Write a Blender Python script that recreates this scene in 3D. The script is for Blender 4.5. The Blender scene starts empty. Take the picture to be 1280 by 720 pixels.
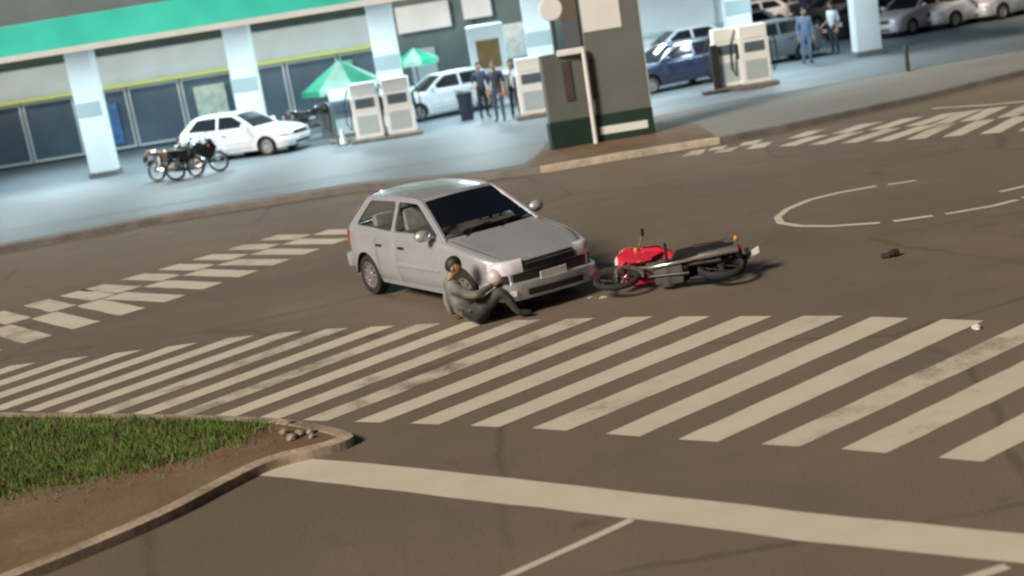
import bpy, bmesh, math, random
from mathutils import Vector, Matrix
random.seed(7)
sc = bpy.context.scene
COL = sc.collection
R = math.radians
PI = math.pi

# ------------------------------------------------------------------ camera
FPX, HOR, ROLL, CAMH = 1600.0, -10.0, R(9.0), 3.8
PITCH = math.atan((360 - HOR) * math.cos(ROLL) / FPX)
cF = Vector((0, math.cos(PITCH), -math.sin(PITCH)))
_rt = Vector((1, 0, 0)); _up = _rt.cross(cF)
cR = _rt * math.cos(ROLL) - _up * math.sin(ROLL)
cU = _up * math.cos(ROLL) + _rt * math.sin(ROLL)
cam_d = bpy.data.cameras.new('camera')
cam = bpy.data.objects.new('camera', cam_d); COL.objects.link(cam)
m = Matrix((cR, cU, -cF)).transposed().to_4x4(); m.translation = (0, 0, CAMH)
cam.matrix_world = m
cam_d.sensor_width = 36; cam_d.lens = 36 * FPX / 1280
cam_d.clip_start = 0.1; cam_d.clip_end = 2000
cam_d.dof.use_dof = True; cam_d.dof.focus_distance = 14.5; cam_d.dof.aperture_fstop = 0.85
sc.camera = cam

# ------------------------------------------------------------------ world, sun, exposure
SUN_EL, SUN_AZ = R(35), R(228)      # azimuth clockwise from +Y: behind the camera, to its left
w = bpy.data.worlds.new("World"); sc.world = w; w.use_nodes = True
nt = w.node_tree; bg = nt.nodes['Background']
sky = nt.nodes.new('ShaderNodeTexSky'); sky.sky_type = 'NISHITA'; sky.sun_disc = False
sky.sun_elevation = SUN_EL; sky.sun_rotation = SUN_AZ
sky.air_density = 0.35; sky.dust_density = 6.0; sky.ozone_density = 0.3
nt.links.new(sky.outputs[0], bg.inputs[0]); bg.inputs[1].default_value = 0.016
sd = bpy.data.lights.new('sun', 'SUN'); sun = bpy.data.objects.new('sun', sd); COL.objects.link(sun)
sd.energy = 4.8; sd.angle = R(14); sd.color = (1.0, 0.87, 0.71)
tosun = Vector((math.sin(SUN_AZ) * math.cos(SUN_EL), math.cos(SUN_AZ) * math.cos(SUN_EL), math.sin(SUN_EL)))
sun.rotation_euler = tosun.to_track_quat('Z', 'Y').to_euler(); sun.location = (-10, -10, 30)
vs = sc.view_settings
sc.display_settings.display_device = 'sRGB'
vs.view_transform = 'Standard'; vs.look = 'None'; vs.exposure = 0.0; vs.gamma = 1.0; vs.use_curve_mapping = False
sc.render.engine = 'CYCLES'
sc.cycles.use_denoising = True
sc.cycles.filter_width = 2.2
sc.cycles.max_bounces = 6; sc.cycles.transparent_max_bounces = 8

def G(px, py, z=0.0):
    """ground point seen at a place of the 1280x720 photograph"""
    d = cF + cR * (px - 640) / FPX - cU * (py - 360) / FPX
    t = (z - CAMH) / d.z
    return Vector((d.x * t, d.y * t, z))

# ------------------------------------------------------------------ materials
MATS = {}
def mat(name, col, rough=0.6, metal=0.0, var=0.15, scale=6.0, bump=0.0, bscale=60.0, emit=None, coat=0.0, spec=0.5, col2=None, fine=0.0):
    if name in MATS: return MATS[name]
    M = bpy.data.materials.new(name); M.use_nodes = True
    n = M.node_tree.nodes; L = M.node_tree.links
    p = n['Principled BSDF']
    p.inputs['Roughness'].default_value = rough; p.inputs['Metallic'].default_value = metal
    p.inputs['Coat Weight'].default_value = coat; p.inputs['Specular IOR Level'].default_value = spec
    tc = n.new('ShaderNodeTexCoord')
    nz = n.new('ShaderNodeTexNoise'); nz.inputs['Scale'].default_value = scale; nz.inputs['Detail'].default_value = 5
    L.new(tc.outputs['Object'], nz.inputs['Vector'])
    rp = n.new('ShaderNodeValToRGB'); e = rp.color_ramp.elements
    c2 = col2 or tuple(c * (1 + var) for c in col)
    c1 = tuple(c * (1 - var) for c in col)
    e[0].position = .3; e[1].position = .7
    e[0].color = (*c1, 1); e[1].color = (*c2, 1)
    L.new(nz.outputs['Fac'], rp.inputs['Fac'])
    out = rp.outputs['Color']
    if fine:
        n2 = n.new('ShaderNodeTexNoise'); n2.inputs['Scale'].default_value = bscale; n2.inputs['Detail'].default_value = 3
        L.new(tc.outputs['Object'], n2.inputs['Vector'])
        mr = n.new('ShaderNodeMapRange'); mr.inputs[1].default_value = .3; mr.inputs[2].default_value = .7
        mr.inputs[3].default_value = 1 - fine; mr.inputs[4].default_value = 1 + fine
        L.new(n2.outputs['Fac'], mr.inputs[0])
        mx = n.new('ShaderNodeVectorMath'); mx.operation = 'MULTIPLY'
        L.new(out, mx.inputs[0]); L.new(mr.outputs[0], mx.inputs[1]); out = mx.outputs[0]
    L.new(out, p.inputs['Base Color'])
    if bump:
        b = n.new('ShaderNodeBump'); b.inputs['Strength'].default_value = bump
        n3 = n.new('ShaderNodeTexNoise'); n3.inputs['Scale'].default_value = bscale; n3.inputs['Detail'].default_value = 4
        L.new(tc.outputs['Object'], n3.inputs['Vector']); L.new(n3.outputs['Fac'], b.inputs['Height'])
        L.new(b.outputs['Normal'], p.inputs['Normal'])
    if emit:
        p.inputs['Emission Color'].default_value = (*emit[:3], 1); p.inputs['Emission Strength'].default_value = emit[3]
    MATS[name] = M
    return M

def glass_mat(name, tint=0.35, gl=(0.8, 0.78, 0.75)):
    M = bpy.data.materials.new(name); M.use_nodes = True
    n = M.node_tree.nodes; L = M.node_tree.links; n.clear()
    o = n.new('ShaderNodeOutputMaterial'); mx = n.new('ShaderNodeMixShader')
    t = n.new('ShaderNodeBsdfTransparent'); t.inputs[0].default_value = (tint, tint * 1.03, tint * 1.03, 1)
    g = n.new('ShaderNodeBsdfGlossy'); g.inputs['Roughness'].default_value = .03; g.inputs[0].default_value = (*gl, 1)
    f = n.new('ShaderNodeFresnel'); f.inputs[0].default_value = 1.33
    L.new(f.outputs[0], mx.inputs[0]); L.new(t.outputs[0], mx.inputs[1]); L.new(g.outputs[0], mx.inputs[2]); L.new(mx.outputs[0], o.inputs[0])
    return M

def ground_mat(name, a, b, big=.12, fine=.25, dust=None, rough=.85, bump=.35, cracks=False, streak=None):
    """asphalt / concrete / earth: two large-scale tones, grit, dust patches, optional cracks"""
    M = bpy.data.materials.new(name); M.use_nodes = True
    n = M.node_tree.nodes; L = M.node_tree.links; p = n['Principled BSDF']
    p.inputs['Roughness'].default_value = rough
    tc = n.new('ShaderNodeTexCoord')
    def noise(s, d=5, rgh=.6):
        q = n.new('ShaderNodeTexNoise'); q.inputs['Scale'].default_value = s; q.inputs['Detail'].default_value = d
        q.inputs['Roughness'].default_value = rgh; L.new(tc.outputs['Object'], q.inputs['Vector']); return q
    def mixc(f, c1, c2):
        q = n.new('ShaderNodeMix'); q.data_type = 'RGBA'
        if isinstance(f, float): q.inputs[0].default_value = f
        else: L.new(f, q.inputs[0])
        for i, c in ((6, c1), (7, c2)):
            if isinstance(c, tuple): q.inputs[i].default_value = (*c, 1)
            else: L.new(c, q.inputs[i])
        return q.outputs[2]
    def ramp(src, lo, hi):
        q = n.new('ShaderNodeMapRange'); q.inputs[1].default_value = lo; q.inputs[2].default_value = hi; L.new(src, q.inputs[0]); return q.outputs[0]
    c = mixc(ramp(noise(big).outputs['Fac'], .35, .65), a, b)
    if dust:
        c = mixc(ramp(noise(big * 4.3, 7, .65).outputs['Fac'], .5, .8), c, dust)
    if cracks:
        v = n.new('ShaderNodeTexVoronoi'); v.feature = 'DISTANCE_TO_EDGE'; v.inputs['Scale'].default_value = .28
        nv = noise(1.2, 4); va = n.new('ShaderNodeMix'); va.data_type = 'VECTOR'; va.inputs[0].default_value = .22
        L.new(tc.outputs['Object'], va.inputs[4]); L.new(nv.outputs['Color'], va.inputs[5]); L.new(va.outputs[1], v.inputs['Vector'])
        k = ramp(v.outputs['Distance'], .002, .012)
        msk = ramp(noise(.35, 2).outputs['Fac'], .42, .55)
        mm = n.new('ShaderNodeMath'); mm.operation = 'MULTIPLY'
        inv = n.new('ShaderNodeMath'); inv.operation = 'SUBTRACT'; inv.inputs[0].default_value = 1; L.new(k, inv.inputs[1])
        L.new(inv.outputs[0], mm.inputs[0]); L.new(msk, mm.inputs[1])
        m2 = n.new('ShaderNodeMath'); m2.operation = 'MULTIPLY'; m2.inputs[1].default_value = .4; L.new(mm.outputs[0], m2.inputs[0])
        c = mixc(m2.outputs[0], c, tuple(x * .35 for x in a))
    if cracks:
        o1 = ramp(noise(.9, 3, .5).outputs['Fac'], .66, .72); om = n.new('ShaderNodeMath'); om.operation = 'MULTIPLY'; om.inputs[1].default_value = .38; L.new(o1, om.inputs[0])
        c = mixc(om.outputs[0], c, tuple(x * .45 for x in a))
        o2 = ramp(noise(3.5, 6, .7).outputs['Fac'], .60, .78); on = n.new('ShaderNodeMath'); on.operation = 'MULTIPLY'; on.inputs[1].default_value = .35; L.new(o2, on.inputs[0])
        c = mixc(on.outputs[0], c, dust)
    g = noise(38, 3, .7)
    mr = n.new('ShaderNodeMapRange'); mr.inputs[1].default_value = .3; mr.inputs[2].default_value = .7; mr.inputs[3].default_value = 1 - fine; mr.inputs[4].default_value = 1 + fine
    L.new(g.outputs['Fac'], mr.inputs[0])
    vm = n.new('ShaderNodeVectorMath'); vm.operation = 'MULTIPLY'; L.new(c, vm.inputs[0]); L.new(mr.outputs[0], vm.inputs[1])
    L.new(vm.outputs[0], p.inputs['Base Color'])
    bp = n.new('ShaderNodeBump'); bp.inputs['Strength'].default_value = bump; bp.inputs['Distance'].default_value = .02
    L.new(noise(55, 4).outputs['Fac'], bp.inputs['Height']); L.new(bp.outputs['Normal'], p.inputs['Normal'])
    MATS[name] = M
    return M

# ------------------------------------------------------------------ mesh builder
class MB:
    def __init__(s): s.v = []; s.f = []; s.m = []
    def add(s, vs, fs, mi=0, M=None):
        b = len(s.v)
        s.v += [tuple(M @ Vector(q)) if M else tuple(q) for q in vs]
        s.f += [tuple(i + b for i in f) for f in fs]; s.m += [mi] * len(fs); return s
    def box(s, lo, hi, mi=0, bev=0.0, M=None):
        if bev <= 0:
            x0, y0, z0 = lo; x1, y1, z1 = hi
            v = [(x0,y0,z0),(x1,y0,z0),(x1,y1,z0),(x0,y1,z0),(x0,y0,z1),(x1,y0,z1),(x1,y1,z1),(x0,y1,z1)]
            return s.add(v, [(0,3,2,1),(4,5,6,7),(0,1,5,4),(1,2,6,5),(2,3,7,6),(3,0,4,7)], mi, M)
        bm = bmesh.new(); bmesh.ops.create_cube(bm, size=1)
        sx, sy, sz = (hi[i] - lo[i] for i in range(3))
        for q in bm.verts: q.co = Vector((q.co.x*sx + (lo[0]+hi[0])/2, q.co.y*sy + (lo[1]+hi[1])/2, q.co.z*sz + (lo[2]+hi[2])/2))
        bmesh.ops.bevel(bm, geom=bm.edges[:], offset=min(bev, .49*min(sx, sy, sz)), segments=2, affect='EDGES', profile=.6)
        return s.bm(bm, mi, M)
    def bm(s, bm, mi=0, M=None):
        bm.verts.index_update()
        s.add([q.co.copy() for q in bm.verts], [[q.index for q in f.verts] for f in bm.faces], mi, M); bm.free(); return s
    def tube(s, pts, r, seg=8, mi=0, M=None, cap=True):
        pts = [Vector(p) for p in pts]; rs = r if isinstance(r, (list, tuple)) else [r] * len(pts)
        vs = []; fs = []; prev = None
        for i, p in enumerate(pts):
            t = (pts[min(i+1, len(pts)-1)] - pts[max(i-1, 0)]).normalized()
            if prev is None: a = t.orthogonal().normalized()
            else: a = (prev - t * prev.dot(t)).normalized()
            prev = a; b = t.cross(a)
            for k in range(seg):
                q = 2*PI*k/seg; vs.append(p + (a*math.cos(q) + b*math.sin(q)) * rs[i])
        for i in range(len(pts)-1):
            for k in range(seg):
                fs.append((i*seg+k, i*seg+(k+1) % seg, (i+1)*seg+(k+1) % seg, (i+1)*seg+k))
        if cap: fs.append(tuple(range(seg))[::-1]); fs.append(tuple(range((len(pts)-1)*seg, len(pts)*seg)))
        return s.add(vs, fs, mi, M)
    def lathe(s, prof, seg=24, mi=0, M=None, closed=False):
        """prof: (radius, height) about Z"""
        vs = []; fs = []; n = len(prof)
        for (r, z) in prof:
            for k in range(seg):
                q = 2*PI*k/seg; vs.append((r*math.cos(q), r*math.sin(q), z))
        rng = n if closed else n-1
        for i in range(rng):
            j = (i+1) % n
            for k in range(seg): fs.append((i*seg+k, i*seg+(k+1) % seg, j*seg+(k+1) % seg, j*seg+k))
        return s.add(vs, fs, mi, M)
    def grid(s, rows, mi=0, M=None, flip=False, mf=None):
        n = len(rows[0]); vs = [p for r in rows for p in r]; b = len(s.v); 
        s.v += [tuple(M @ Vector(q)) if M else tuple(q) for q in vs]
        for i in range(len(rows)-1):
            for k in range(n-1):
                f = (i*n+k, i*n+k+1, (i+1)*n+k+1, (i+1)*n+k)
                if flip: f = f[::-1]
                s.f.append(tuple(q+b for q in f)); s.m.append(mf(i, k) if mf else mi)
        return s
    def ell(s, c, r, mi=0, M=None, u=14, v=9):
        vs = [(c[0], c[1], c[2]-r[2])]; fs = []
        for i in range(1, v):
            a = -PI/2 + PI*i/v
            for k in range(u):
                q = 2*PI*k/u; vs.append((c[0]+r[0]*math.cos(a)*math.cos(q), c[1]+r[1]*math.cos(a)*math.sin(q), c[2]+r[2]*math.sin(a)))
        vs.append((c[0], c[1], c[2]+r[2])); t = len(vs)-1
        for k in range(u):
            fs.append((0, 1+(k+1) % u, 1+k)); fs.append((t, t-u+k, t-u+(k+1) % u))
        for i in range(v-2):
            for k in range(u): fs.append((1+i*u+k, 1+i*u+(k+1) % u, 1+(i+1)*u+(k+1) % u, 1+(i+1)*u+k))
        return s.add(vs, fs, mi, M)
    def prism(s, poly, z0, z1, mi=0, M=None):
        n = len(poly); vs = [(p[0], p[1], z0) for p in poly] + [(p[0], p[1], z1) for p in poly]
        fs = [tuple(range(n))[::-1], tuple(range(n, 2*n))] + [(i, (i+1) % n, n+(i+1) % n, n+i) for i in range(n)]
        return s.add(vs, fs, mi, M)
    def build(s, name, mats, parent=None, smooth=None, loc=None):
        me = bpy.data.meshes.new(name); me.from_pydata(s.v, [], s.f)
        if not isinstance(mats, (list, tuple)): mats = [mats]
        for q in mats: me.materials.append(q)
        me.polygons.foreach_set('material_index', s.m)
        bm = bmesh.new(); bm.from_mesh(me); bmesh.ops.recalc_face_normals(bm, faces=bm.faces[:]); bm.to_mesh(me); bm.free()
        if smooth is not None:
            me.polygons.foreach_set('use_smooth', [True]*len(me.polygons)); me.set_sharp_from_angle(angle=R(smooth))
        me.update()
        o = bpy.data.objects.new(name, me); COL.objects.link(o)
        if parent: o.parent = parent
        if loc: o.location = loc
        return o

def tag(o, label=None, cat=None, group=None, kind=None):
    if label: o['label'] = label
    if cat: o['category'] = cat
    if group: o['group'] = group
    if kind: o['kind'] = kind
    return o
def thing(name, label, cat, loc=(0, 0, 0), rz=0.0, group=None):
    o = bpy.data.objects.new(name, None); COL.objects.link(o); o.empty_display_size = .2
    o.location = loc; o.rotation_euler = (0, 0, rz); return tag(o, label, cat, group)
def sub(name, parent):
    o = bpy.data.objects.new(name, None); COL.objects.link(o); o.parent = parent; o.empty_display_size = .1; return o
def copy_tree(o, parent=None):
    c = o.copy(); COL.objects.link(c); c.parent = parent
    for ch in o.children: copy_tree(ch, c)
    return c

# ------------------------------------------------------------------ palette
asphalt = ground_mat('asphalt', (.106, .086, .066), (.160, .125, .093), big=.11, fine=.16, dust=(.182, .140, .105), cracks=True)
paint_road = None
concrete = ground_mat('forecourt_concrete', (.105, .127, .143), (.150, .176, .193), big=.16, fine=.08, dust=(.12, .126, .128), bump=.15, rough=.55)
pavement = ground_mat('pavement_cement', (.15, .15, .145), (.21, .205, .19), big=.2, fine=.1, dust=(.19, .16, .13))
earth = ground_mat('red_earth', (.125, .078, .046), (.17, .115, .07), big=.6, fine=.3, dust=(.2, .15, .1))
kerb_m = mat('kerb_limewash', (.40, .35, .28), .85, var=.35, scale=3, bump=.3, bscale=25, fine=.2)
kerb_g = mat('kerb_cement', (.14, .135, .125), .9, var=.3, scale=2, bump=.3, bscale=25, fine=.2)
def worn_paint():
    M = bpy.data.materials.new('worn_road_paint'); M.use_nodes = True
    n = M.node_tree.nodes; L = M.node_tree.links; p = n['Principled BSDF']; p.inputs['Roughness'].default_value = .75
    tc = n.new('ShaderNodeTexCoord')
    def nz(s, d):
        q = n.new('ShaderNodeTexNoise'); q.inputs['Scale'].default_value = s; q.inputs['Detail'].default_value = d; q.inputs['Roughness'].default_value = .65
        L.new(tc.outputs['Object'], q.inputs['Vector']); return q
    r = n.new('ShaderNodeValToRGB'); e = r.color_ramp.elements
    e[0].position = .34; e[0].color = (.185, .150, .112, 1); e[1].position = .47; e[1].color = (.48, .44, .365, 1)
    e.new(.8).color = (.56, .525, .45, 1)
    a = nz(2.2, 8); b = nz(30, 3); mx = n.new('ShaderNodeMix'); mx.inputs[0].default_value = .28
    oi = n.new('ShaderNodeObjectInfo'); mr = n.new('ShaderNodeMapRange'); mr.inputs[3].default_value = -.07; mr.inputs[4].default_value = .09
    L.new(oi.outputs['Random'], mr.inputs[0]); ad = n.new('ShaderNodeMath'); ad.operation = 'ADD'
    c_ = nz(.45, 3); m3 = n.new('ShaderNodeMix'); m3.inputs[0].default_value = .30
    L.new(a.outputs['Fac'], mx.inputs[2]); L.new(b.outputs['Fac'], mx.inputs[3]); L.new(mx.outputs[0], m3.inputs[2]); L.new(c_.outputs['Fac'], m3.inputs[3])
    L.new(m3.outputs[0], ad.inputs[0]); L.new(mr.outputs[0], ad.inputs[1]); L.new(ad.outputs[0], r.inputs['Fac']); L.new(r.outputs['Color'], p.inputs['Base Color'])
    return M
paint_road = worn_paint()
white = mat('white_cladding', (.70, .72, .72), .45, var=.05, scale=1.5)
white_d = mat('white_dusty_wall', (.58, .59, .60), .7, var=.10, scale=.7)
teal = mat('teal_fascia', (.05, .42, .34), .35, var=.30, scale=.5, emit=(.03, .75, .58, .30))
ceil_m = mat('canopy_soffit', (.62, .64, .64), .5, var=.05)
wall_grey = mat('blue_grey_wall', (.13, .17, .185), .7, var=.12, scale=.8)
wall_dark = mat('slate_wall', (.09, .125, .125), .75, var=.15, scale=.8)
panel_lt = mat('pale_panel', (.36, .43, .45), .5, var=.08, scale=1)
lime = mat('lime_trim', (.48, .55, .16), .5, var=.05)
store_glass = mat('store_glass', (.085, .12, .15), .22, var=.2, scale=.7)
black_pl = mat('black_plastic', (.018, .018, .018), .5, var=.2)
rubber = mat('tyre_rubber', (.020, .019, .018), .85, var=.25, scale=12)
rim_m = mat('rim_alloy', (.45, .45, .45), .35, metal=.7, var=.1)
chrome = mat('chrome', (.70, .69, .66), .2, metal=.9, var=.05)
steel = mat('dark_steel', (.07, .07, .07), .45, metal=.6, var=.2)
lens = mat('headlamp_lens', (.66, .64, .72), .15, var=.08, scale=25, coat=.5)
lamp_red = mat('tail_lamp_red', (.35, .02, .02), .2, var=.1)
lamp_or = mat('indicator_amber', (.6, .22, .03), .25, var=.1)
plate_m = mat('plate_grey', (.52, .51, .49), .5, var=.06)
seat_m = mat('seat_fabric', (.30, .29, .285), .9, var=.3, scale=10)
dash_m = mat('dashboard', (.09, .088, .088), .7, var=.2)
silver = mat('silver_paint', (.52, .545, .60), .32, metal=.5, var=.04, scale=3, coat=.35, fine=.03, bscale=14)
green_sign = mat('sign_green_grey', (.125, .140, .128), .55, var=.10, scale=1.2)
green_dark = mat('bottle_green', (.012, .035, .026), .5, var=.2, scale=2)
brown_dk = mat('brown_panel', (.075, .058, .052), .6, var=.2)
win_glass = glass_mat('car_glass', .85)
dark_glass = mat('dark_car_glass', (.012, .015, .018), .08, var=.2, coat=.3)

# ------------------------------------------------------------------ ground
ROAD = MB(); S = 400
rows = [[(-S + 2*S*i/8, -S + 2*S*j/8, 0) for i in range(9)] for j in range(9)]
road = tag(ROAD.grid(rows).build('road', asphalt), kind='structure')

def lin(a, b, t): return a + (b - a) * t
def poly_at(P, s):
    for a, b in zip(P, P[1:]):
        l = (b - a).length
        if s <= l or b is P[-1]: return a + (b - a) * (s / l)
        s -= l
def marking(name, quad, z=.004, jit=.012, step=.22, parent=road):
    """painted patch: quad a,b (one long edge) c,d (other edge, a-d and b-c ends); its long edges wander a little"""
    a, b, c, d = [Vector((p[0], p[1], z)) for p in quad]
    n = max(2, int((b - a).length / step)); A = []; B = []
    nrm = (d - a).normalized()
    for i in range(n+1):
        t = i/n
        A.append(lin(a, b, t) + nrm * random.uniform(-jit, jit)); B.append(lin(d, c, t) + nrm * random.uniform(-jit, jit))
    return MB().grid([A, B]).build(name, paint_road, parent)
def line_strip(name, P, wdt, z=.0055, parent=road, jit=.008):
    P = [Vector((p[0], p[1], z)) for p in P]; A = []; B = []
    Q = []
    for a, b in zip(P, P[1:]):
        n = max(1, int((b-a).length / .3)); Q += [a + (b-a)*i/n for i in range(n)]
    Q.append(P[-1])
    for i, p in enumerate(Q):
        t = (Q[min(i+1, len(Q)-1)] - Q[max(i-1, 0)]).normalized(); nn = Vector((-t.y, t.x, 0))
        A.append(p + nn * (wdt/2 + random.uniform(-jit, jit))); B.append(p - nn * (wdt/2 + random.uniform(-jit, jit)))
    return MB().grid([A, B]).build(name, paint_road, parent)

# near zebra crossing
nearP = [G(*p) for p in ((-330, 498), (-120, 508), (203, 520), (350, 525), (520, 530), (670, 536), (850, 550), (1052, 562), (1232, 578), (1450, 598))]
farP = [G(*p) for p in ((-420, 500), (-200, 482), (0, 459), (215, 433), (300, 421), (400, 412), (600, 402), (810, 396), (1052, 395), (1226, 401), (1500, 416), (1800, 430))]
L_total = sum((b-a).length for a, b in zip(nearP, nearP[1:]))
s_ref = sum((b-a).length for a, b in zip(nearP[:6], nearP[1:6]))
def hit_far(p, d, P=None):
    best = None; P = P or farP
    for a, b in zip(P, P[1:]):
        e = b - a; den = d.x*e.y - d.y*e.x
        if abs(den) < 1e-6: continue
        t = ((a.x-p.x)*e.y - (a.y-p.y)*e.x)/den; u = ((a.x-p.x)*d.y - (a.y-p.y)*d.x)/den
        if t > 0 and -1e-4 <= u <= 1.0001 and (best is None or t < best): best = t
    return p + d * (best if best else 3.6)
def px_on(P_px, x):
    for (xa, ya), (xb, yb) in zip(P_px, P_px[1:]):
        if xa <= x <= xb: return ya + (yb-ya)*(x-xa)/(xb-xa)
NEAR_PX = ((-700, 470), (-330, 498), (-120, 508), (203, 521), (350, 525), (520, 530), (670, 536), (850, 550), (1052, 562), (1232, 578), (1450, 598), (1900, 640))
xs_near = [1560, 1425, 1294, 1172, 1052, 952, 847, 757, 665, 587, 513, 443, 378, 318, 262, 210, 161, 114, 69, 26, -16, -57, -97, -136, -174, -212, -250, -288, -325]
SL = [(-325, .31), (-171, .33), (206, .37), (450, .39), (665, .415), (757, .44), (847, .455), (952, .462), (1052, .485), (1172, .515), (1560, .60)]
def slope_at(x):
    for (a, u), (b, v) in zip(SL, SL[1:]):
        if x <= b: return u + (v-u)*max(0, x-a)/(b-a)
    return SL[-1][1]
for k, x in enumerate(xs_near):
    w_ = ((xs_near[k-1] - x) if k else 135) * .47
    cs = []
    for xx in (x, x + w_):
        y = px_on(NEAR_PX, xx); a = G(xx, y); sl = slope_at(x)
        d = (G(xx + 100, y - 100*sl) - a).normalized(); cs.append((a, hit_far(a, d)))
    marking('crosswalk_stripe', (cs[0][0], cs[0][1], cs[1][1], cs[1][0]), jit=.006)
# stop line
top = [G(*p) for p in ((300, 567), (430, 577), (560, 590), (720, 607), (1000, 640), (1290, 669), (1500, 692))]
bot = [G(*p) for p in ((300, 592), (430, 606), (560, 622), (720, 640), (1000, 676), (1290, 706), (1500, 732))]
st = MB(); A = []; B = []
for i in range(len(top)-1):
    for t in (0, .25, .5, .75):
        j = Vector((0, random.uniform(-.012, .012), 0)); j2 = Vector((0, random.uniform(-.012, .012), 0))
        A.append(lin(top[i], top[i+1], t) + j + Vector((0, 0, .004))); B.append(lin(bot[i], bot[i+1], t) + j2 + Vector((0, 0, .004)))
st.grid([A, B]).build('stop_line', paint_road, road)
line_strip('lane_line', [G(790, 650), G(640, 719), G(430, 815)], .075)
line_strip('lane_line', [G(1258, 708), G(1212, 724), G(1000, 800)], .075)

# teardrop outline, dashed
def dash(pts, wd=.13): line_strip('island_outline', [G(*p) for p in pts], wd)
dash(((1145, 226), (1110, 231)), .11)
dash(((1095, 233), (1050, 241), (1012, 250), (984, 262), (972, 272), (976, 279), (1000, 283), (1040, 283), (1100, 279)), .12)
dash(((1117, 277), (1166, 270)), .13)
dash(((1182, 268), (1240, 258), (1272, 250)), .12)
dash(((1250, 240), (1290, 231)), .10)
dash(((1278, 248), (1340, 236)), .13)

# far left and far right zebra crossings
def zebra_between(lo, hi, pitch, bar, ang, split=.5):
    lo = [G(*p) for p in lo]; hi = [G(*p) for p in hi]; Lt = sum((b-a).length for a, b in zip(lo, lo[1:]))
    for row in (0, 1):
        s = .1 + row*pitch*.5
        while s + bar < Lt:
            a, b = poly_at(lo, s), poly_at(lo, s + bar); t = (b-a).normalized()
            d = Matrix.Rotation(R(ang), 3, 'Z') @ t
            c, e = hit_far(b, d, hi), hit_far(a, d, hi); L_ = (e-a).length
            if .25 < L_ < 6:
                if L_ < .8:
                    if row == 0: marking('crosswalk_stripe', (a, e, c, b), jit=.02)
                elif row == 0: marking('crosswalk_stripe', (a, lin(a, e, split), lin(b, c, split), b), jit=.015)
                else: marking('crosswalk_stripe', (lin(a, e, split+.03), e, c, lin(b, c, split+.03)), jit=.015)
            s += pitch
zebra_between(((846, 197), (960, 184), (1120, 176), (1290, 163), (1500, 146)), ((700, 216), (800, 199), (905, 182.5), (1012, 164), (1150, 146), (1300, 128), (1600, 92)), .66, .36, 80)
zebra_between(((-260, 515), (203, 379), (330, 336), (480, 283)), ((-600, 560), (-300, 470), (203, 336), (330, 299), (430, 269), (560, 228)), .74, .42, 90, .56)

# pavement with kerb along the station side
kerb_px = [(-500, 410), (-150, 345), (200, 279), (440, 240), (600, 226), (676, 217), (780, 199), (900, 180), (1010, 158), (1150, 127), (1290, 92), (1600, 30)]
KP = [G(*p) for p in kerb_px]
def offset(P, d):
    o = []
    for i, p in enumerate(P):
        t = (P[min(i+1, len(P)-1)] - P[max(i-1, 0)]).normalized(); o.append(p + Vector((-t.y, t.x, 0))*d)
    return o
KI = offset(KP, .16)
pv = MB()
pv.grid([[(p.x, p.y, .136) for p in KI], [(p.x, max(p.y + 10, 40), .136) for p in KI]])
sidewalk = tag(pv.build('pavement', pavement), kind='structure')
pe = MB(); pe.grid([[(lin(KI[4], KI[5], .8).x, lin(KI[4], KI[5], .8).y+.05, .140)] + [(p.x, p.y + .03, .140) for p in KI[5:8]],
                    [(1.35, 30.9, .140), (2.2, 30.9, .140), (4.2, 31.6, .140), (4.9, 30.0, .140)]])
tag(pe.build('earth_verge', earth), kind='structure')
def kerb_piece(name, a0, a1, m):
    q = MB(); P = KP[a0:a1+1]; I = KI[a0:a1+1]
    q.grid([[(p.x, p.y, -.02) for p in P], [(p.x, p.y+.015, .125) for p in P], [(p.x, p.y+.035, .142) for p in P], [(p.x, p.y, .142) for p in I], [(p.x, p.y, .05) for p in I]])
    return q.build(name, m, sidewalk, smooth=30)
kerb_piece('kerb', 0, 5, kerb_g); kerb_piece('kerb', 5, 7, kerb_m); kerb_piece('kerb', 7, 11, kerb_g)
# painted edge line by the right-hand kerb
line_strip('edge_line', [G(1165, 136), G(1240, 131), G(1330, 122)], .16)
# forecourt sheet
fc = MB(); fr = [(-60, 31.2), (-9, 30.6), (1.4, 31.1), (2.6, 33.0), (4.2, 33.0), (8, 34.0), (14, 35.0), (40, 38.0)]
fc.grid([[(x, y, .143) for x, y in fr], [(x, 60, .143) for x, y in fr], [(x, 130, .143) for x, y in fr]])
tag(fc.build('forecourt', concrete), kind='structure')
f2 = MB(); nb = [(p.x, p.y + .35) for p in KI[0:5]] + [(lin(KI[4], KI[5], .75).x, lin(KI[4], KI[5], .75).y + .7), (1.35, 30.2)]
f2.grid([[(x, y, .1385) for x, y in nb], [(x, 32.0, .1385) for x, y in nb]])
tag(f2.build('forecourt_apron', concrete), kind='structure')

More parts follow.
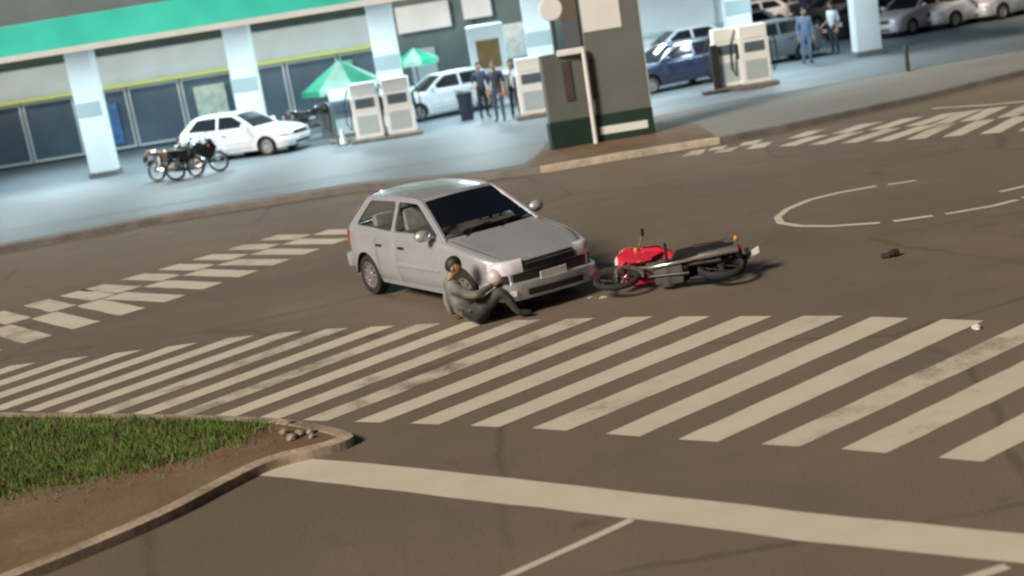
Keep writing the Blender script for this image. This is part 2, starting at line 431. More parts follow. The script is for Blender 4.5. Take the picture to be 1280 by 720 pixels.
# traffic island with grass
isl_px = [(-420, 905), (0, 742), (200, 660), (288, 612), (340, 586), (402, 572), (440, 560), (446, 552), (400, 540), (340, 531), (203, 527), (-100, 523), (-420, 530)]
IP = [G(*p) for p in isl_px]
for _ in range(2):
    IP = [q for i in range(len(IP)) for q in (lin(IP[i-1], IP[i], .75), lin(IP[i], IP[(i+1) % len(IP)], .25))]
cen = sum(IP, Vector())/len(IP)
inn = offset(IP, -.14 if False else .14)
def inside_off(P, d):
    o = []; n = len(P)
    for i, p in enumerate(P):
        t = (P[(i+1) % n] - P[i-1]).normalized(); o.append(p + Vector((-t.y, t.x, 0))*d)
    return o
inn = inside_off(IP, .13)
ar = lambda P: abs(sum(P[i-1].x*P[i].y - P[i].x*P[i-1].y for i in range(len(P))))
if ar(inn) > ar(IP): inn = inside_off(IP, -.13)
kb = MB(); lp = lambda P, z: [(p.x, p.y, z) for p in P] + [(P[0].x, P[0].y, z)]
kb.grid([lp(IP, -.02), lp(IP, .085), lp(inn, .094), lp(inn, .03)])
island = MB(); island.add([(p.x, p.y, .085) for p in inn], [tuple(range(len(inn)))])
island = tag(island.build('traffic_island', earth), kind='structure')
kb.build('kerb', mat('island_kerb', (.30, .24, .18), .9, var=.4, scale=3, bump=.4, bscale=20, fine=.25), island)
grass_m = mat('grass_blades', (.10, .19, .025), .8, var=.35, scale=2.5)
gr = MB(); gp = [Vector((p.x, p.y, 0)) for p in (G(-300, 700), G(0, 632), G(203, 596), G(260, 578), G(325, 552), G(345, 537), G(203, 533), (G(-300, 533)))]
def in_poly(x, y, P):
    c = False; j = len(P)-1
    for i in range(len(P)):
        if (P[i].y > y) != (P[j].y > y) and x < (P[j].x-P[i].x)*(y-P[i].y)/(P[j].y-P[i].y)+P[i].x: c = not c
        j = i
    return c
x0, x1 = min(p.x for p in gp), max(p.x for p in gp); y0, y1 = min(p.y for p in gp), max(p.y for p in gp)
cnt = 0
while cnt < 26000:
    x = random.uniform(max(x0, -7.5), x1 + .3); y = random.uniform(y0 - .3, y1)
    sg_ = random.choice((.05, .05, .25))
    if not in_poly(x + random.gauss(0, sg_), y + random.gauss(0, sg_), gp) or not in_poly(x, y, inn): continue
    cnt += 1
    h = random.uniform(.03, .085); a = random.uniform(0, 2*PI); ww = random.uniform(.004, .009); lx, ly = random.gauss(0, .03), random.gauss(0, .03)
    gr.add([(x-ww*math.cos(a), y-ww*math.sin(a), .08), (x+ww*math.cos(a), y+ww*math.sin(a), .08), (x+lx, y+ly, .085+h)], [(0, 1, 2)])
gr.m = [random.choice((0, 0, 0, 1, 1, 2)) for _ in gr.f]
tag(gr.build('grass', [grass_m, mat('grass_dark', (.075, .14, .02), .8, var=.3), mat('grass_dry', (.16, .15, .05), .8, var=.3)]), kind='stuff')
# rubble at the tip of the island
rock_m = mat('pale_rubble', (.25, .21, .16), .9, var=.4, scale=10, bump=.4, bscale=30)
for i in range(9):
    p = G(random.uniform(352, 392), random.uniform(541, 562)); r = random.uniform(.035, .075)
    bm = bmesh.new(); bmesh.ops.create_icosphere(bm, subdivisions=1, radius=r)
    for q in bm.verts: q.co *= random.uniform(.7, 1.15)
    for q in bm.verts: q.co.z *= .7
    o = MB().bm(bm).build('rubble_stone', rock_m, loc=(p.x, p.y, .085 + r*.45))
    tag(o, 'small pale stone lying on the bare tip of the grass island', 'stone', 'stones on the tip of the island')

# ------------------------------------------------------------------ cars
def wheel(parent, x, y, r=.29, wd=.185, rimmat=None, spokes=9):
    w_ = sub('wheel', parent); w_.location = (x, y, r)
    sgn = 1 if y > 0 else -1
    M = Matrix.Rotation(-PI/2*sgn, 4, 'X')     # local z -> outwards
    h = wd/2
    t = MB().lathe([(r*.66, -h*.9), (r*.80, -h), (r*.95, -h*.9), (r, -h*.6), (r, h*.6), (r*.95, h*.9), (r*.80, h), (r*.66, h*.9)], 28, M=M, closed=True)
    t.build('tyre', rubber, w_, smooth=40)
    q = MB().lathe([(r*.66, -h*.8), (r*.66, h*.88), (r*.61, h*.92), (r*.58, h*.45), (r*.30, h*.35)], 28, M=M)
    for k in range(spokes):
        a = 2*PI*k/spokes
        q.box((.04, -.018, h*.42), (r*.61, .018, h*.74), M=M @ Matrix.Rotation(a, 4, 'Z'))
    q.lathe([(.001, h*.85), (.045, h*.84), (.055, h*.7), (.055, h*.3)], 14, M=M)
    q.lathe([(r*.60, h*.40), (.001, h*.38)], 20, mi=1, M=M)
    q.build('rim', [rimmat or rim_m, black_pl], w_, smooth=40)
    return w_

def plate_holes(outer, holes, fmap, th):
    """flat 2-D outline with openings, mapped to 3-D, given a thickness: returns MB"""
    bm = bmesh.new(); es = []
    for loop in [outer] + holes:
        vs_ = [bm.verts.new((p[0], p[1], 0)) for p in loop]
        for i in range(len(vs_)): es.append(bm.edges.new((vs_[i], vs_[(i+1) % len(vs_)])))
    bmesh.ops.triangle_fill(bm, use_beauty=True, edges=es)
    ext = bmesh.ops.extrude_face_region(bm, geom=bm.faces[:])
    top_ = {q for q in ext['geom'] if isinstance(q, bmesh.types.BMVert)}
    for q in bm.verts: q.co = Vector(fmap(q.co.x, q.co.y, th if q in top_ else 0))
    return MB().bm(bm)
def rnd(poly, r=.05, n=3):
    out = []; N = len(poly)
    for i in range(N):
        p = Vector(poly[i]); a = (Vector(poly[i-1]) - p); b = (Vector(poly[(i+1) % N]) - p)
        ra = min(r, a.length*.45); rb = min(r, b.length*.45); A = p + a.normalized()*ra; B = p + b.normalized()*rb
        for k in range(n+1):
            t = k/n; out.append(tuple((1-t)**2*A + 2*t*(1-t)*p + t*t*B))
    return out

def interp(T, x):
    if x <= T[0][0]: return T[0][1]
    for (a, u), (b, v) in zip(T, T[1:]):
        if x <= b:
            t = (x-a)/(b-a); return u + (v-u)*t
    return T[-1][1]

def car(name, label, cat, loc, rz, paint, group=None, glass=None, detail=True, sx=1.0, sz=1.0, bumper_gap=0.0, rimmat=None, damaged=False):
    root = thing(name, label, cat, loc, rz, group); glass = glass or dark_glass
    root.scale = (sx, 1, sz)
    AXF, AXR, WR, AR = 1.235, -1.235, .285, .335
    ZT = [(-1.92, .80), (-1.89, .87), (-1.83, .915), (-1.75, .935), (-1.5, .945), (.5, .915), (.92, .885), (1.2, .845), (1.5, .795), (1.75, .735), (1.88, .69), (1.95, .645), (2.0, .59)]
    def zt(x): return interp(ZT, x)
    def hw(x):
        if x > .9: return .815*(1 - .27*((x-.9)/1.1)**4)
        if x < -.9: return .815*(1 - .20*((-x-.9)/1.02)**4)
        return .815
    def zb(x):
        b = interp([(-1.92, .33), (-1.8, .28), (-1.55, .22), (1.55, .20), (1.85, .215), (2.0, .26)], x)
        for ax in (AXF, AXR):
            if abs(x-ax) <= AR + 1e-6: b = max(b, WR + math.sqrt(max(0, AR*AR-(x-ax)**2)))
        return b
    def yb(x, z):
        d = (z-.55)/.35
        f = 1 - (.045*d*d if d > 0 else .07*d*d)
        return hw(x)*f
    xs = [-1.92, -1.90, -1.86, -1.80, -1.72, -1.64, -1.60]
    def arch(ax):
        q = [ax-AR-.006]
        for i in range(17): q.append(ax - AR*math.cos(PI*i/16))
        return q + [ax+AR+.006]
    xs += arch(AXR) + [-.75, -.55, -.3, 0, .3, .55, .78, .86] + arch(AXF) + [1.64, 1.72, 1.80, 1.86, 1.90, 1.94, 1.97, 1.99, 2.0]
    xs = sorted(set(round(x, 4) for x in xs))
    rows = []; NS = 7
    for x in xs:
        b, t, h = zb(x), zt(x), hw(x); s_ = t-.055; r = []
        side = []
        for i in range(NS+1):
            z = b + (s_-b)*i/NS; side.append((yb(x, z), z))
        ys = side[-1][0]
        top_ = [(ys*.975, t-.025), (ys*.93, t-.004), (ys*.72, t+.006), (ys*.35, t+.018)]
        if x > .9 and damaged:   # dented bonnet
            top_ = [(y, z - .03*max(0, math.sin((x-.9)*3.0))*math.exp(-((y-.2)/.35)**2)) for y, z in top_]
        half = side + top_
        r = [(x, -y, z) for y, z in half] + [(x, 0, t+.02)] + [(x, y, z) for y, z in half[::-1]]
        rows.append(r)
    n = len(rows[0])
    mf = lambda i, k: 1 if (NS+2 <= k <= n-NS-4 and -1.66 < xs[i] and xs[i+1] < .87) else 0
    b = MB().grid(rows, mf=mf)
    for idx, fl in ((0, 0), (len(rows)-1, 1)):
        rr = rows[idx]; c = Vector((rr[0][0] + (.012 if fl else -.012), 0, .5)); base = len(b.v); b.v += [tuple(q) for q in rr] + [tuple(c)]
        for k in range(n-1): b.f.append((base+k, base+k+1, base+n)); b.m.append(0)
        b.f.append((base+n-1, base, base+n)); b.m.append(0)
    body = b.build('body', [paint, dash_m], root, smooth=38)
    u = MB().box((-1.8, -.60, .19), (1.85, .60, .30))
    for ax in (AXF, AXR):
        for sg in (-1, 1):
            pts0 = []; pts1 = []
            for i in range(15):
                a = PI*i/14; pts0.append((ax - (AR+.004)*math.cos(a), sg*.79, WR + (AR+.004)*math.sin(a))); pts1.append((ax - (AR+.004)*math.cos(a), sg*.50, WR + (AR+.004)*math.sin(a)))
            u.grid([pts0, pts1]); u.add([*pts1], [tuple(range(15))])
    u.build('underbody', black_pl, root)
    # cabin
    def side_map(sg):
        def f(x, z, t): 
            y = .765 - (z-.92)*.43 - .03*((x+.4)/1.2)**2 - t
            return (x, sg*y, z)
        return f
    outer = [(.90, .885), (.62, 1.075), (.36, 1.24), (.16, 1.345), (0, 1.372), (-.6, 1.385), (-1.15, 1.375), (-1.34, 1.345), (-1.56, 1.16), (-1.80, .92)]
    wf = rnd([(.70, .945), (.10, 1.305), (-.38, 1.318), (-.38, .945)], .04); wr = rnd([(-.46, .945), (-.46, 1.318), (-1.18, 1.305), (-1.46, 1.02), (-1.47, .965)], .05)
    cb = MB()
    for sg in (-1, 1):
        q = plate_holes(outer, [wf, wr], side_map(sg), .035); cb.add(q.v, q.f)
    def wsp(u_, v_, base, topx, sgn, off=0):
        k = 1-u_*u_
        bx, bz, bw = base; tx, tz, tw = topx
        return (bx+(tx-bx)*v_ + sgn*.10*k*(1-.4*v_), u_*(bw+(tw-bw)*v_), bz+(tz-bz)*v_ + .03*k*v_ + off + .012*math.sin(PI*v_))
    WS = ((.86, .878, .765), (.12, 1.352, .575), 1); BL = ((-1.76, .925, .745), (-1.30, 1.352, .575), -1)
    U = [-1, -.96, -.9, -.6, -.3, 0, .3, .6, .9, .96, 1]; V = [0, .06, .3, .55, .8, .93, 1]
    for (bs, tp, sg), nm in ((WS, 'windscreen'), (BL, 'rear_window')):
        Rr = [[wsp(u_, v_, bs, tp, sg) for u_ in U] for v_ in V]
        glassq = MB()
        for i in range(len(V)-1):
            for k in range(len(U)-1):
                tgt = glassq if (1 <= i <= 4 and 2 <= k <= 7) else cb
                tgt.add([Rr[i][k], Rr[i][k+1], Rr[i+1][k+1], Rr[i+1][k]], [(0, 1, 2, 3)])
        glassq.build(nm, glass, root, smooth=60)
    nx = 12; RR = []
    for i in range(nx+1):
        x = .12 - 1.42*i/nx; r = []
        for j in range(13):
            v_ = -1 + j/6; wv = 1-(2*i/nx-1)**2
            xx = x + (.06*(1-v_*v_) if i == 0 else 0) - (.06*(1-v_*v_) if i == nx else 0)
            r.append((xx, v_*.578, 1.352 + .030*(1-v_*v_) + .028*wv - .012*abs(v_)**6))
        RR.append(r)
    roof = MB().grid(RR)
    roof.build('roof', paint, root, smooth=50)
    cb.build('cabin_frame', paint, root, smooth=30)
    for sg in (-1, 1):
        for wn in (wf, wr):
            q = MB(); fm = side_map(sg); q.add([fm(p[0], p[1], .016) for p in wn], [tuple(range(len(wn)))]); q.build('side_window', glass, root)
    # doors, proud of the flank by a hair, with handle
    for sg in (-1, 1):
        xsd = [-.36, -.33, -.1, .2, .5, .74, .80]; zs_ = [.27, .29, .4, .5, .6, .7, .8, .885]
        Rw = [[(x + (.10*(z-.5) if x > .7 else 0), sg*(yb(x, z)+.006), z) for x in xsd] for z in zs_]
        for i in (0, -1): Rw[i] = [(p[0], p[1]-sg*.012, p[2]) for p in Rw[i]]
        Rw = [[(r[0][0], r[0][1]-sg*.012, r[0][2])] + r[1:-1] + [(r[-1][0], r[-1][1]-sg*.012, r[-1][2])] for r in Rw]
        dr = MB().grid(Rw).build('door', paint, root, smooth=40)
        MB().box((-.25, sg*.80-.028, .735), (-.09, sg*.80+.028, .765), bev=.01).build('handle', black_pl, dr)
        mold = MB().box((-.33, sg*.822-.012, .50), (.76, sg*.822+.012, .545), bev=.008).build('side_moulding', paint, dr)
        mq = MB(); mq.ell((0, 0, 0), (.075, .115, .075)); mq.box((-.02, -.16, -.05), (.02, 0, -.02)) if sg > 0 else mq.box((-.02, 0, -.05), (.02, .16, -.02))
        mo = mq.build('mirror', paint, root, smooth=50, loc=(.62, sg*.90, .985))
        MB().ell((-.045, 0, 0), (.036, .10, .062)).build('mirror_glass', dark_glass, mo, smooth=60)
        xsd = [-.885, -.87, -.75, -.6, -.5, -.40, -.372]; zs_ = [.27, .29, .4, .5, .6, .7, .8, .885]
        Rw = [[(x - (.16*max(0, z-.5) if x < -.8 else 0), sg*(yb(x, z)+.006), z) for x in xsd] for z in zs_]
        for i in (0, -1): Rw[i] = [(p[0], p[1]-sg*.012, p[2]) for p in Rw[i]]
        Rw = [[(r[0][0], r[0][1]-sg*.012, r[0][2])] + r[1:-1] + [(r[-1][0], r[-1][1]-sg*.012, r[-1][2])] for r in Rw]
        rd = MB().grid(Rw).build('rear_door', paint, root, smooth=40)
        MB().box((-.85, sg*.80-.028, .735), (-.70, sg*.80+.028, .765), bev=.01).build('handle', black_pl, rd)
    # nose: bumper, lamps, grille
    def plan(t, off):
        """t -1..1 right arch to left arch round the nose"""
        T = [(-1, 1.58, -.79), (-.80, 1.80, -.745), (-.62, 1.95, -.655), (-.5, 1.998, -.555), (-.3, 2.022, -.33), (0, 2.032, 0)]
        s = -abs(t)
        for (a, xa, ya), (b_, xb, yb_) in zip(T, T[1:]):
            if s <= b_ + 1e-9:
                q = (s-a)/(b_-a); x, y = xa+(xb-xa)*q, ya+(yb_-ya)*q; break
        nrm = Vector((x-1.2, y*.9, 0)).normalized()*off
        y += nrm.y; x += nrm.x
        return x, (y if t <= 0 else -y)
    def wrap(t0, t1, prof, n_=16):
        rows_ = []
        for (off, z) in prof: rows_.append([(*plan(t0+(t1-t0)*i/n_, off), z) for i in range(n_+1)])
        return MB().grid(rows_)
    g = bumper_gap
    bq = wrap(-1, 1, [(-.03, .235), (.012, .225), (.03, .30), (.045, .40), (.045, .465-g*.5), (.03, .50-g), (-.02, .515-g)], 28)
    bp_ = bq.build('front_bumper', paint, root, smooth=45)
    if g: bp_.rotation_euler = (R(-1.6), R(.8), 0); bp_.location = (.02, 0, -.005); wrap(-.80, .80, [(-.01, .36), (.010, .37), (.010, .515), (-.01, .52)], 24).build('bumper_gap_shade', black_pl, root)  # black strip put behind the dropped bumper as the shade in its gap
    wrap(-.36, .36, [(.032, .265), (.047, .27), (.054, .34), (.046, .345)]).build('air_intake', black_pl, bp_)
    for sg in (-1, 1):
        wrap(sg*.50, sg*.66, [(.034, .285), (.05, .29), (.057, .35), (.045, .355)], 6).build('fog_lamp', lens, bp_)
    gq = wrap(-.34, .34, [(-.01, .535), (.018, .537), (.004, .648), (-.035, .652)]); gr_ = gq.build('grille', black_pl, root)
    for z in (.565, .592, .62): wrap(-.33, .33, [(.010, z-.004), (.026, z-.004), (.024, z+.006), (.008, z+.006)]).build('grille_slat', steel if not detail else chrome if z == .62 else black_pl, gr_)
    for sg in (-1, 1):
        wrap(sg*.37, sg*.735, [(-.02, .525), (.014, .530), (.020, .58), (.004, .655), (-.02, .684), (-.06, .69)], 10).build('headlight', lens, root, smooth=50)
        wrap(sg*.74, sg*.83, [(-.02, .53), (.014, .535), (.014, .60), (-.0, .655), (-.04, .68)], 4).build('indicator', lens, root)
        MB().box((-1.935, sg*.60-.075, .62), (-1.86, sg*.60+.075, .86), bev=.02).build('tail_light', lamp_red, root)
    MB().box((-1.995, -.72, .33), (-1.86, .72, .54), bev=.045).build('rear_bumper', paint, root, smooth=40)
    MB().box((2.064, -.20, .365), (2.080, .20, .485), bev=.004).build('licence_plate', plate_m, root)
    MB().box((-1.945, -.20, .66), (-1.925, .20, .78), bev=.004).build('licence_plate', plate_m, root)
    # bonnet shut line and wipers
    if detail:
        for sg in (-1, 1):
            hd = MB(); hd.tube([(x, sg*(hw(x)*.84), zt(x)+.006) for x in (.93, 1.1, 1.3, 1.5, 1.7, 1.86)], .0045, 5)
            hd.build('bonnet_seam', black_pl, root)
        wp = MB()
        for y in (-.45, .1): wp.tube([(.93, y, .905), (.80, y+.25, .958), (.77, y+.5, .972)], .009, 5)
        wp.build('wiper', black_pl, root)
        dsh = MB().box((.42, -.68, .86), (.84, .68, .945), bev=.04).build('dashboard', dash_m, root, smooth=40)
        stw = MB(); Ms = Matrix.Translation((.36, .34, 1.0)) @ Matrix.Rotation(R(-62), 4, 'Y')
        for ring in [[(.175*math.cos(2*PI*i/20), .175*math.sin(2*PI*i/20), 0) for i in range(21)]]: stw.tube(ring, .016, 6, M=Ms, cap=False)
        stw.box((-.17, -.02, -.01), (.17, .02, .01), M=Ms); stw.box((-.02, -.17, -.01), (.02, .17, .01), M=Ms)
        stw.build('steering_wheel', black_pl, root, smooth=60)
        for y in (-.34, .34):
            sq = MB(); Mt = Matrix.Translation((-.28, y, .62)) @ Matrix.Rotation(R(-14), 4, 'Y')
            sq.box((-.06, -.23, 0), (.06, .23, .60), bev=.05, M=Mt); st_ = sq.build('seat', seat_m, root, smooth=50)
            MB().box((-.045, -.13, .63), (.045, .13, .80), bev=.045, M=Mt).build('headrest', seat_m, st_, smooth=50)
        MB().box((-1.25, -.60, .60), (-1.12, .60, 1.10), bev=.05).build('rear_seat', seat_m, root, smooth=50)
    for x in (AXF, AXR):
        for y in (-.70, .70): wheel(root, x, y, WR, rimmat=rimmat)
    return root

CAR_RZ = R(-56.8)
main_car = car('silver_hatchback', 'silver hatchback stopped on the road with its front bumper knocked loose', 'car', (-.602, 16.98, 0), CAR_RZ, silver, sz=1.01,
    glass=win_glass, bumper_gap=.075, damaged=True)

p_white = mat('white_car_paint', (.76, .77, .79), .35, var=.04, coat=.4)
p_grey = mat('grey_car_paint', (.20, .21, .23), .35, metal=.3, var=.06, coat=.4)
p_blue = mat('dark_blue_car_paint', (.045, .06, .11), .3, metal=.2, var=.08, coat=.5)
p_black = mat('black_car_paint', (.018, .020, .026), .28, var=.1, coat=.5)
p_rose = mat('rose_silver_paint', (.58, .48, .49), .35, metal=.05, var=.06, coat=.4)
p_red = mat('maroon_car_paint', (.16, .03, .045), .35, var=.08, coat=.4)
FZ = .143
def bgcar(name, label, px, py, deg, paint, group=None, sx=1.0, sz=1.0, dx=0, dy=0):
    p = G(px, py, FZ); return car(name, label, 'car', (p.x+dx, p.y+dy, FZ), R(deg), paint, group, detail=False, sx=sx, sz=sz)
bgcar('parked_car', 'white car at the left of the station beside parked motorcycles', 303, 199, -22, p_white, sx=1.0, dy=.9)
bgcar('white_hatchback', 'white hatchback parked under the canopy near a green parasol', 556, 147, 205, p_white, sz=1.02, dy=1.0)
bgcar('dark_blue_car', 'dark blue car facing left with a pale bonnet edge near the white building', 846, 112, 205, p_blue, dy=.8)
LOT = 'cars parked in the lot beyond the station'
bgcar('parked_car', 'silver grey car behind the dark blue car, against the white building', 884, 66, 200, p_grey, LOT, dy=1.2)
bgcar('parked_car', 'dark grey car standing between the pumps and the person in blue', 985, 85, 185, p_grey, dx=-.1, dy=3.0)
bgcar('parked_car', 'rose silver car in the lot, just right of the last white column', 1152, 40, 215, p_rose, LOT, dy=.6)
bgcar('parked_car', 'white car at the top right of the forecourt between two other cars', 1222, 30, 205, p_white, LOT, dy=1.2)
bgcar('parked_car', 'silver car cut off by the right edge of the picture', 1285, 20, 205, mat('silver_car_b', (.5, .52, .56), .35, metal=.2, coat=.4), LOT, dy=1.5)
bgcar('parked_car', 'black car half hidden behind the last white column', 1108, 44, 200, p_black, LOT, dy=2.0)
bgcar('parked_car', 'white car at the back of the lot behind the person in blue', 985, 28, 190, p_white, LOT, dy=2)
bgcar('parked_car', 'dark blue car at the back of the lot beside the white car', 1040, 22, 190, p_blue, LOT, dy=4)
bgcar('parked_car', 'maroon car at the back of the lot behind the rose silver car', 1150, 8, 200, p_red, LOT, dy=2)
bgcar('parked_car', 'black car at the back of the lot behind the white car on the right', 1225, 4, 200, p_black, LOT, dy=1.5)

for lb, px, py, deg, pm, dy in (
    ('white car just behind the dark blue car, its roof showing over the bonnet', 852, 84, 195, p_white, .8),
    ('white car behind the white pumps near the column', 930, 62, 190, p_white, 2.0),
    ('black car in the back row straight behind the white pumps', 915, 40, 190, p_black, 2.5),
    ('grey car in the second row between the last column and the rose silver car', 1115, 14, 200, p_grey, 2.0),
    ('silver grey car behind the last column, in the back row to its left', 1068, 34, 195, p_grey, 3.2),
    ('rose silver car in the back row at the right edge of the picture', 1262, 4, 205, p_rose, 1.0),
    ('white car in the back row between the white building and the person in blue', 955, 40, 190, p_white, 3.0),
    ('white car in the back row above the gap between rose silver and white cars', 1188, 8, 205, p_white, 2.2)):
    bgcar('parked_car', lb, px, py, deg, pm, LOT, dy=dy)

# ------------------------------------------------------------------ motorcycles
tank_red = mat('red_tank_paint', (.66, .025, .06), .25, var=.12, scale=5, coat=.6)
def motorcycle(name, label, loc, rot, tank_m, group=None, seatm=black_pl, twist=0, crashed=False):
    root = thing(name, label, 'motorcycle', loc, 0, group); root.rotation_euler = rot
    AX, AZ = .64, .295
    for x, wd in ((AX, .075), (-AX, .095)):
        w_ = sub('wheel', root); w_.location = (x, 0, AZ); M = Matrix.Rotation(PI/2, 4, 'X'); r = AZ; h = wd/2
        MB().lathe([(r*.80, -h*.7), (r*.9, -h), (r*.97, -h*.7), (r, 0), (r*.97, h*.7), (r*.9, h), (r*.80, h*.7)], 30, M=M, closed=True).build('tyre', rubber, w_, smooth=60)
        q = MB().lathe([(r*.80, -h*.7), (r*.74, -h*.5), (r*.74, h*.5), (r*.80, h*.7)], 30, M=M)
        for k in range(10): q.tube([(.03*math.cos(k*PI/5), .03*math.sin(k*PI/5), (-1)**k*.03), (r*.76*math.cos(k*PI/5+.2), r*.76*math.sin(k*PI/5+.2), 0)], .006, 5, M=M)
        q.lathe([(.001, -.05), (.045, -.05), (.045, .05), (.001, .05)], 14, M=M)
        q.build('rim', steel if crashed else chrome, w_, smooth=40)
    fk = MB()
    for y in (-.085, .085):
        fk.tube([(AX, y, AZ), (.53, y, .60), (.40, y, .90)], [.024, .022, .018], 8)
    fk.box((.38, -.10, .83), (.46, .10, .87), bev=.01); fk.build('front_fork', chrome, root, smooth=50)
    fd = MB()
    arc = lambda R_, a0, a1, y, cx: [(cx + R_*math.cos(R(a0+(a1-a0)*i/10)), y, AZ + R_*math.sin(R(a0+(a1-a0)*i/10))) for i in range(11)]
    fd.grid([arc(.32, 20, 165, -.06, AX), arc(.34, 20, 165, -.035, AX), arc(.345, 20, 165, 0, AX), arc(.34, 20, 165, .035, AX), arc(.32, 20, 165, .06, AX)])
    fd.build('front_mudguard', chrome, root, smooth=60)
    hb = MB().tube([(.22, -.29, .96) if crashed else (.30, -.37, .98), (.31, -.22, .99) if crashed else (.33, -.27, 1.0), (.38, -.09, .95), (.38, .09, .95), (.33, .27, 1.0), (.30, .37, .98)], .014, 8).build('handlebar', chrome, root, smooth=60)
    for y in (-1, 1):
        MB().tube([(.22, -.29, .96), (.28, -.24, .98)] if crashed and y < 0 else [(.30, y*.37, .98), (.315, y*.28, .995)], .021, 8).build('grip', black_pl, hb)
        if crashed: continue
        mr = MB().tube([(.34, y*.25, 1.0), (.37, y*.30, 1.07), (.37, y*.32, 1.09)], .008, 6); mr.ell((.37, y*.34, 1.11), (.016, .065, .042)); mr.build('mirror', black_pl, root, smooth=60)
    hl = MB().ell((.50, 0, .87), (.18, .18, .20) if crashed else (.12, .13, .14)).build('headlight_cowl', tank_m, root, smooth=60)
    MB().ell((.64, 0, .86) if crashed else (.575, 0, .87), (.06, .09, .098)).build('headlight', lens, root, smooth=60)
    # tank and side fairings
    tk = MB(); prof = [(.36, .72, .06, .04), (.33, .78, .13, .09), (.22, .835, .18, .13), (.05, .82, .185, .13), (-.10, .76, .13, .09), (-.18, .71, .06, .04)]
    rows_ = []
    for (x, z, wy, hz) in prof:
        x += .08 if crashed else 0
        rows_.append([(x, wy*math.cos(2*PI*i/16), z + hz*math.sin(2*PI*i/16) - (.05 if math.sin(2*PI*i/16) < 0 else 0)) for i in range(17)])
    tk.grid(rows_); tk.add(rows_[0][:16], [tuple(range(16))]); tk.add(rows_[-1][:16], [tuple(range(16))])
    tko = tk.build('fuel_tank', tank_m, root, smooth=60)
    MB().lathe([(.001, .03), (.03, .03), (.035, 0)], 14, M=Matrix.Translation((.12, 0, .905))).build('fuel_cap', chrome, tko, smooth=40)
    for sg in (-1, 1):
        pl = [(.56, .86), (.64, .70), (.46, .44), (.20, .48), (.06, .66), (.22, .85)]
        q = MB(); M = Matrix(((1, 0, 0, 0), (0, 0, sg, sg*.13), (0, 1, 0, 0), (0, 0, 0, 1)))
        q.prism(pl, 0, .03, M=M); q.build('tank_shroud', tank_m, root)
        pl = [(-.10, .70), (-.02, .30), (-.45, .27), (-.82, .58), (-.80, .77), (-.2, .74)] if crashed else [(-.14, .68), (-.18, .50), (-.40, .52), (-.62, .70), (-.60, .74), (-.2, .72)]
        q = MB(); q.prism(pl, -.02, .012, M=M); q.build('side_panel', tank_m if False else black_pl, root)
    stq = MB(); rows_ = []
    for (x, z, wy, hz) in [(-.10, .78, .08, .03), (-.16, .78, .11, .045), (-.35, .765, .165, .075), (-.50, .79, .16, .075), (-.68, .815, .14, .06), (-.76, .845, .07, .03)]:
        rows_.append([(x, wy*math.cos(2*PI*i/12), z + hz*math.sin(2*PI*i/12)) for i in range(13)])
    stq.grid(rows_); stq.add(rows_[0][:12], [tuple(range(12))]); stq.add(rows_[-1][:12], [tuple(range(12))])
    stq.build('seat', black_pl, root, smooth=60)
    fr_ = MB()
    fr_.tube([(.38, 0, .86), (.30, 0, .50), (.22, 0, .25), (-.25, 0, .24)], .022, 8)
    for y in (-.09, .09):
        fr_.tube([(.36, 0, .80), (-.1, y, .68), (-.5, y, .72), (-.78, y, .80)], .015, 6); fr_.tube([(-.25, y, .28), (-AX, y*1.1, AZ)], .02, 6); fr_.tube([(-.45, y*1.15, .70), (-AX+.02, y*1.2, AZ+.02)], .026, 8)
    fr_.build('frame', steel, root, smooth=50)
    en = MB().box((-.18, -.13, .24), (.18, .13, .42), bev=.04)
    for k in range(6): en.box((.10, -.085, .42+k*.03), (.27, .085, .437+k*.03), bev=.004)
    en.lathe([(.001, .16), (.09, .155), (.10, .13), (.10, -.13), (.09, -.155), (.001, -.16)], 18, M=Matrix.Translation((.02, 0, .33)) @ Matrix.Rotation(PI/2, 4, 'X'))
    en.build('engine', mat('engine_alloy', (.20, .19, .18), .45, metal=.6, var=.2), root, smooth=40)
    ex = MB()
    for sg in (1,): ex.tube([(.26, .05*sg, .48), (.34, .09*sg, .36), (.20, .13*sg, .22), (-.2, .16*sg, .24), (-.35, .17*sg, .28), (-.40, .175*sg, .29), (-.85, .19*sg, .38)], [.02, .02, .02, .022, .028, .045, .05], 12)
    ex.build('exhaust', chrome, root, smooth=50)
    gb = MB()
    gb.tube([(-.50, -.13, .80), (-.72, -.15, .88), (-.86, -.11, .90), (-.86, .11, .90), (-.72, .15, .88), (-.50, .13, .80)], .013, 8); gb.build('grab_rail', chrome, root, smooth=60)
    rf = MB(); rf.grid([arc(.33, 45, 150, -.07, -AX), arc(.36, 45, 150, -.05, -AX), arc(.365, 45, 150, 0, -AX), arc(.36, 45, 150, .05, -AX), arc(.33, 45, 150, .07, -AX)])
    rf.box((-.98, -.05, .58), (-.93, .05, .76), bev=.01); rf.build('rear_mudguard', black_pl, root, smooth=60)
    MB().box((-.90, -.07, .76), (-.80, .07, .84), bev=.02).build('tail_light', lamp_red, root)
    MB().box((-.008, -.10, -.10), (.008, .10, .10), bev=.003).build('licence_plate', plate_m, root, loc=(-1.02, 0, .66)).rotation_euler = (0, 0, R(twist))
    for sg in (-1, 1):
        MB().tube([(0, sg*.12, .27), (0, sg*(.40 if crashed and sg > 0 else .15 if crashed else .30), .27)], .018, 8).build('footpeg', black_pl, root)
        MB().ell((-.84, sg*.17, .79), (.03, .04, .03)).build('indicator', lamp_or, root, smooth=60)
        MB().ell((.40, sg*.17, .78), (.03, .04, .03)).build('indicator', lamp_or, root, smooth=60)
    return root
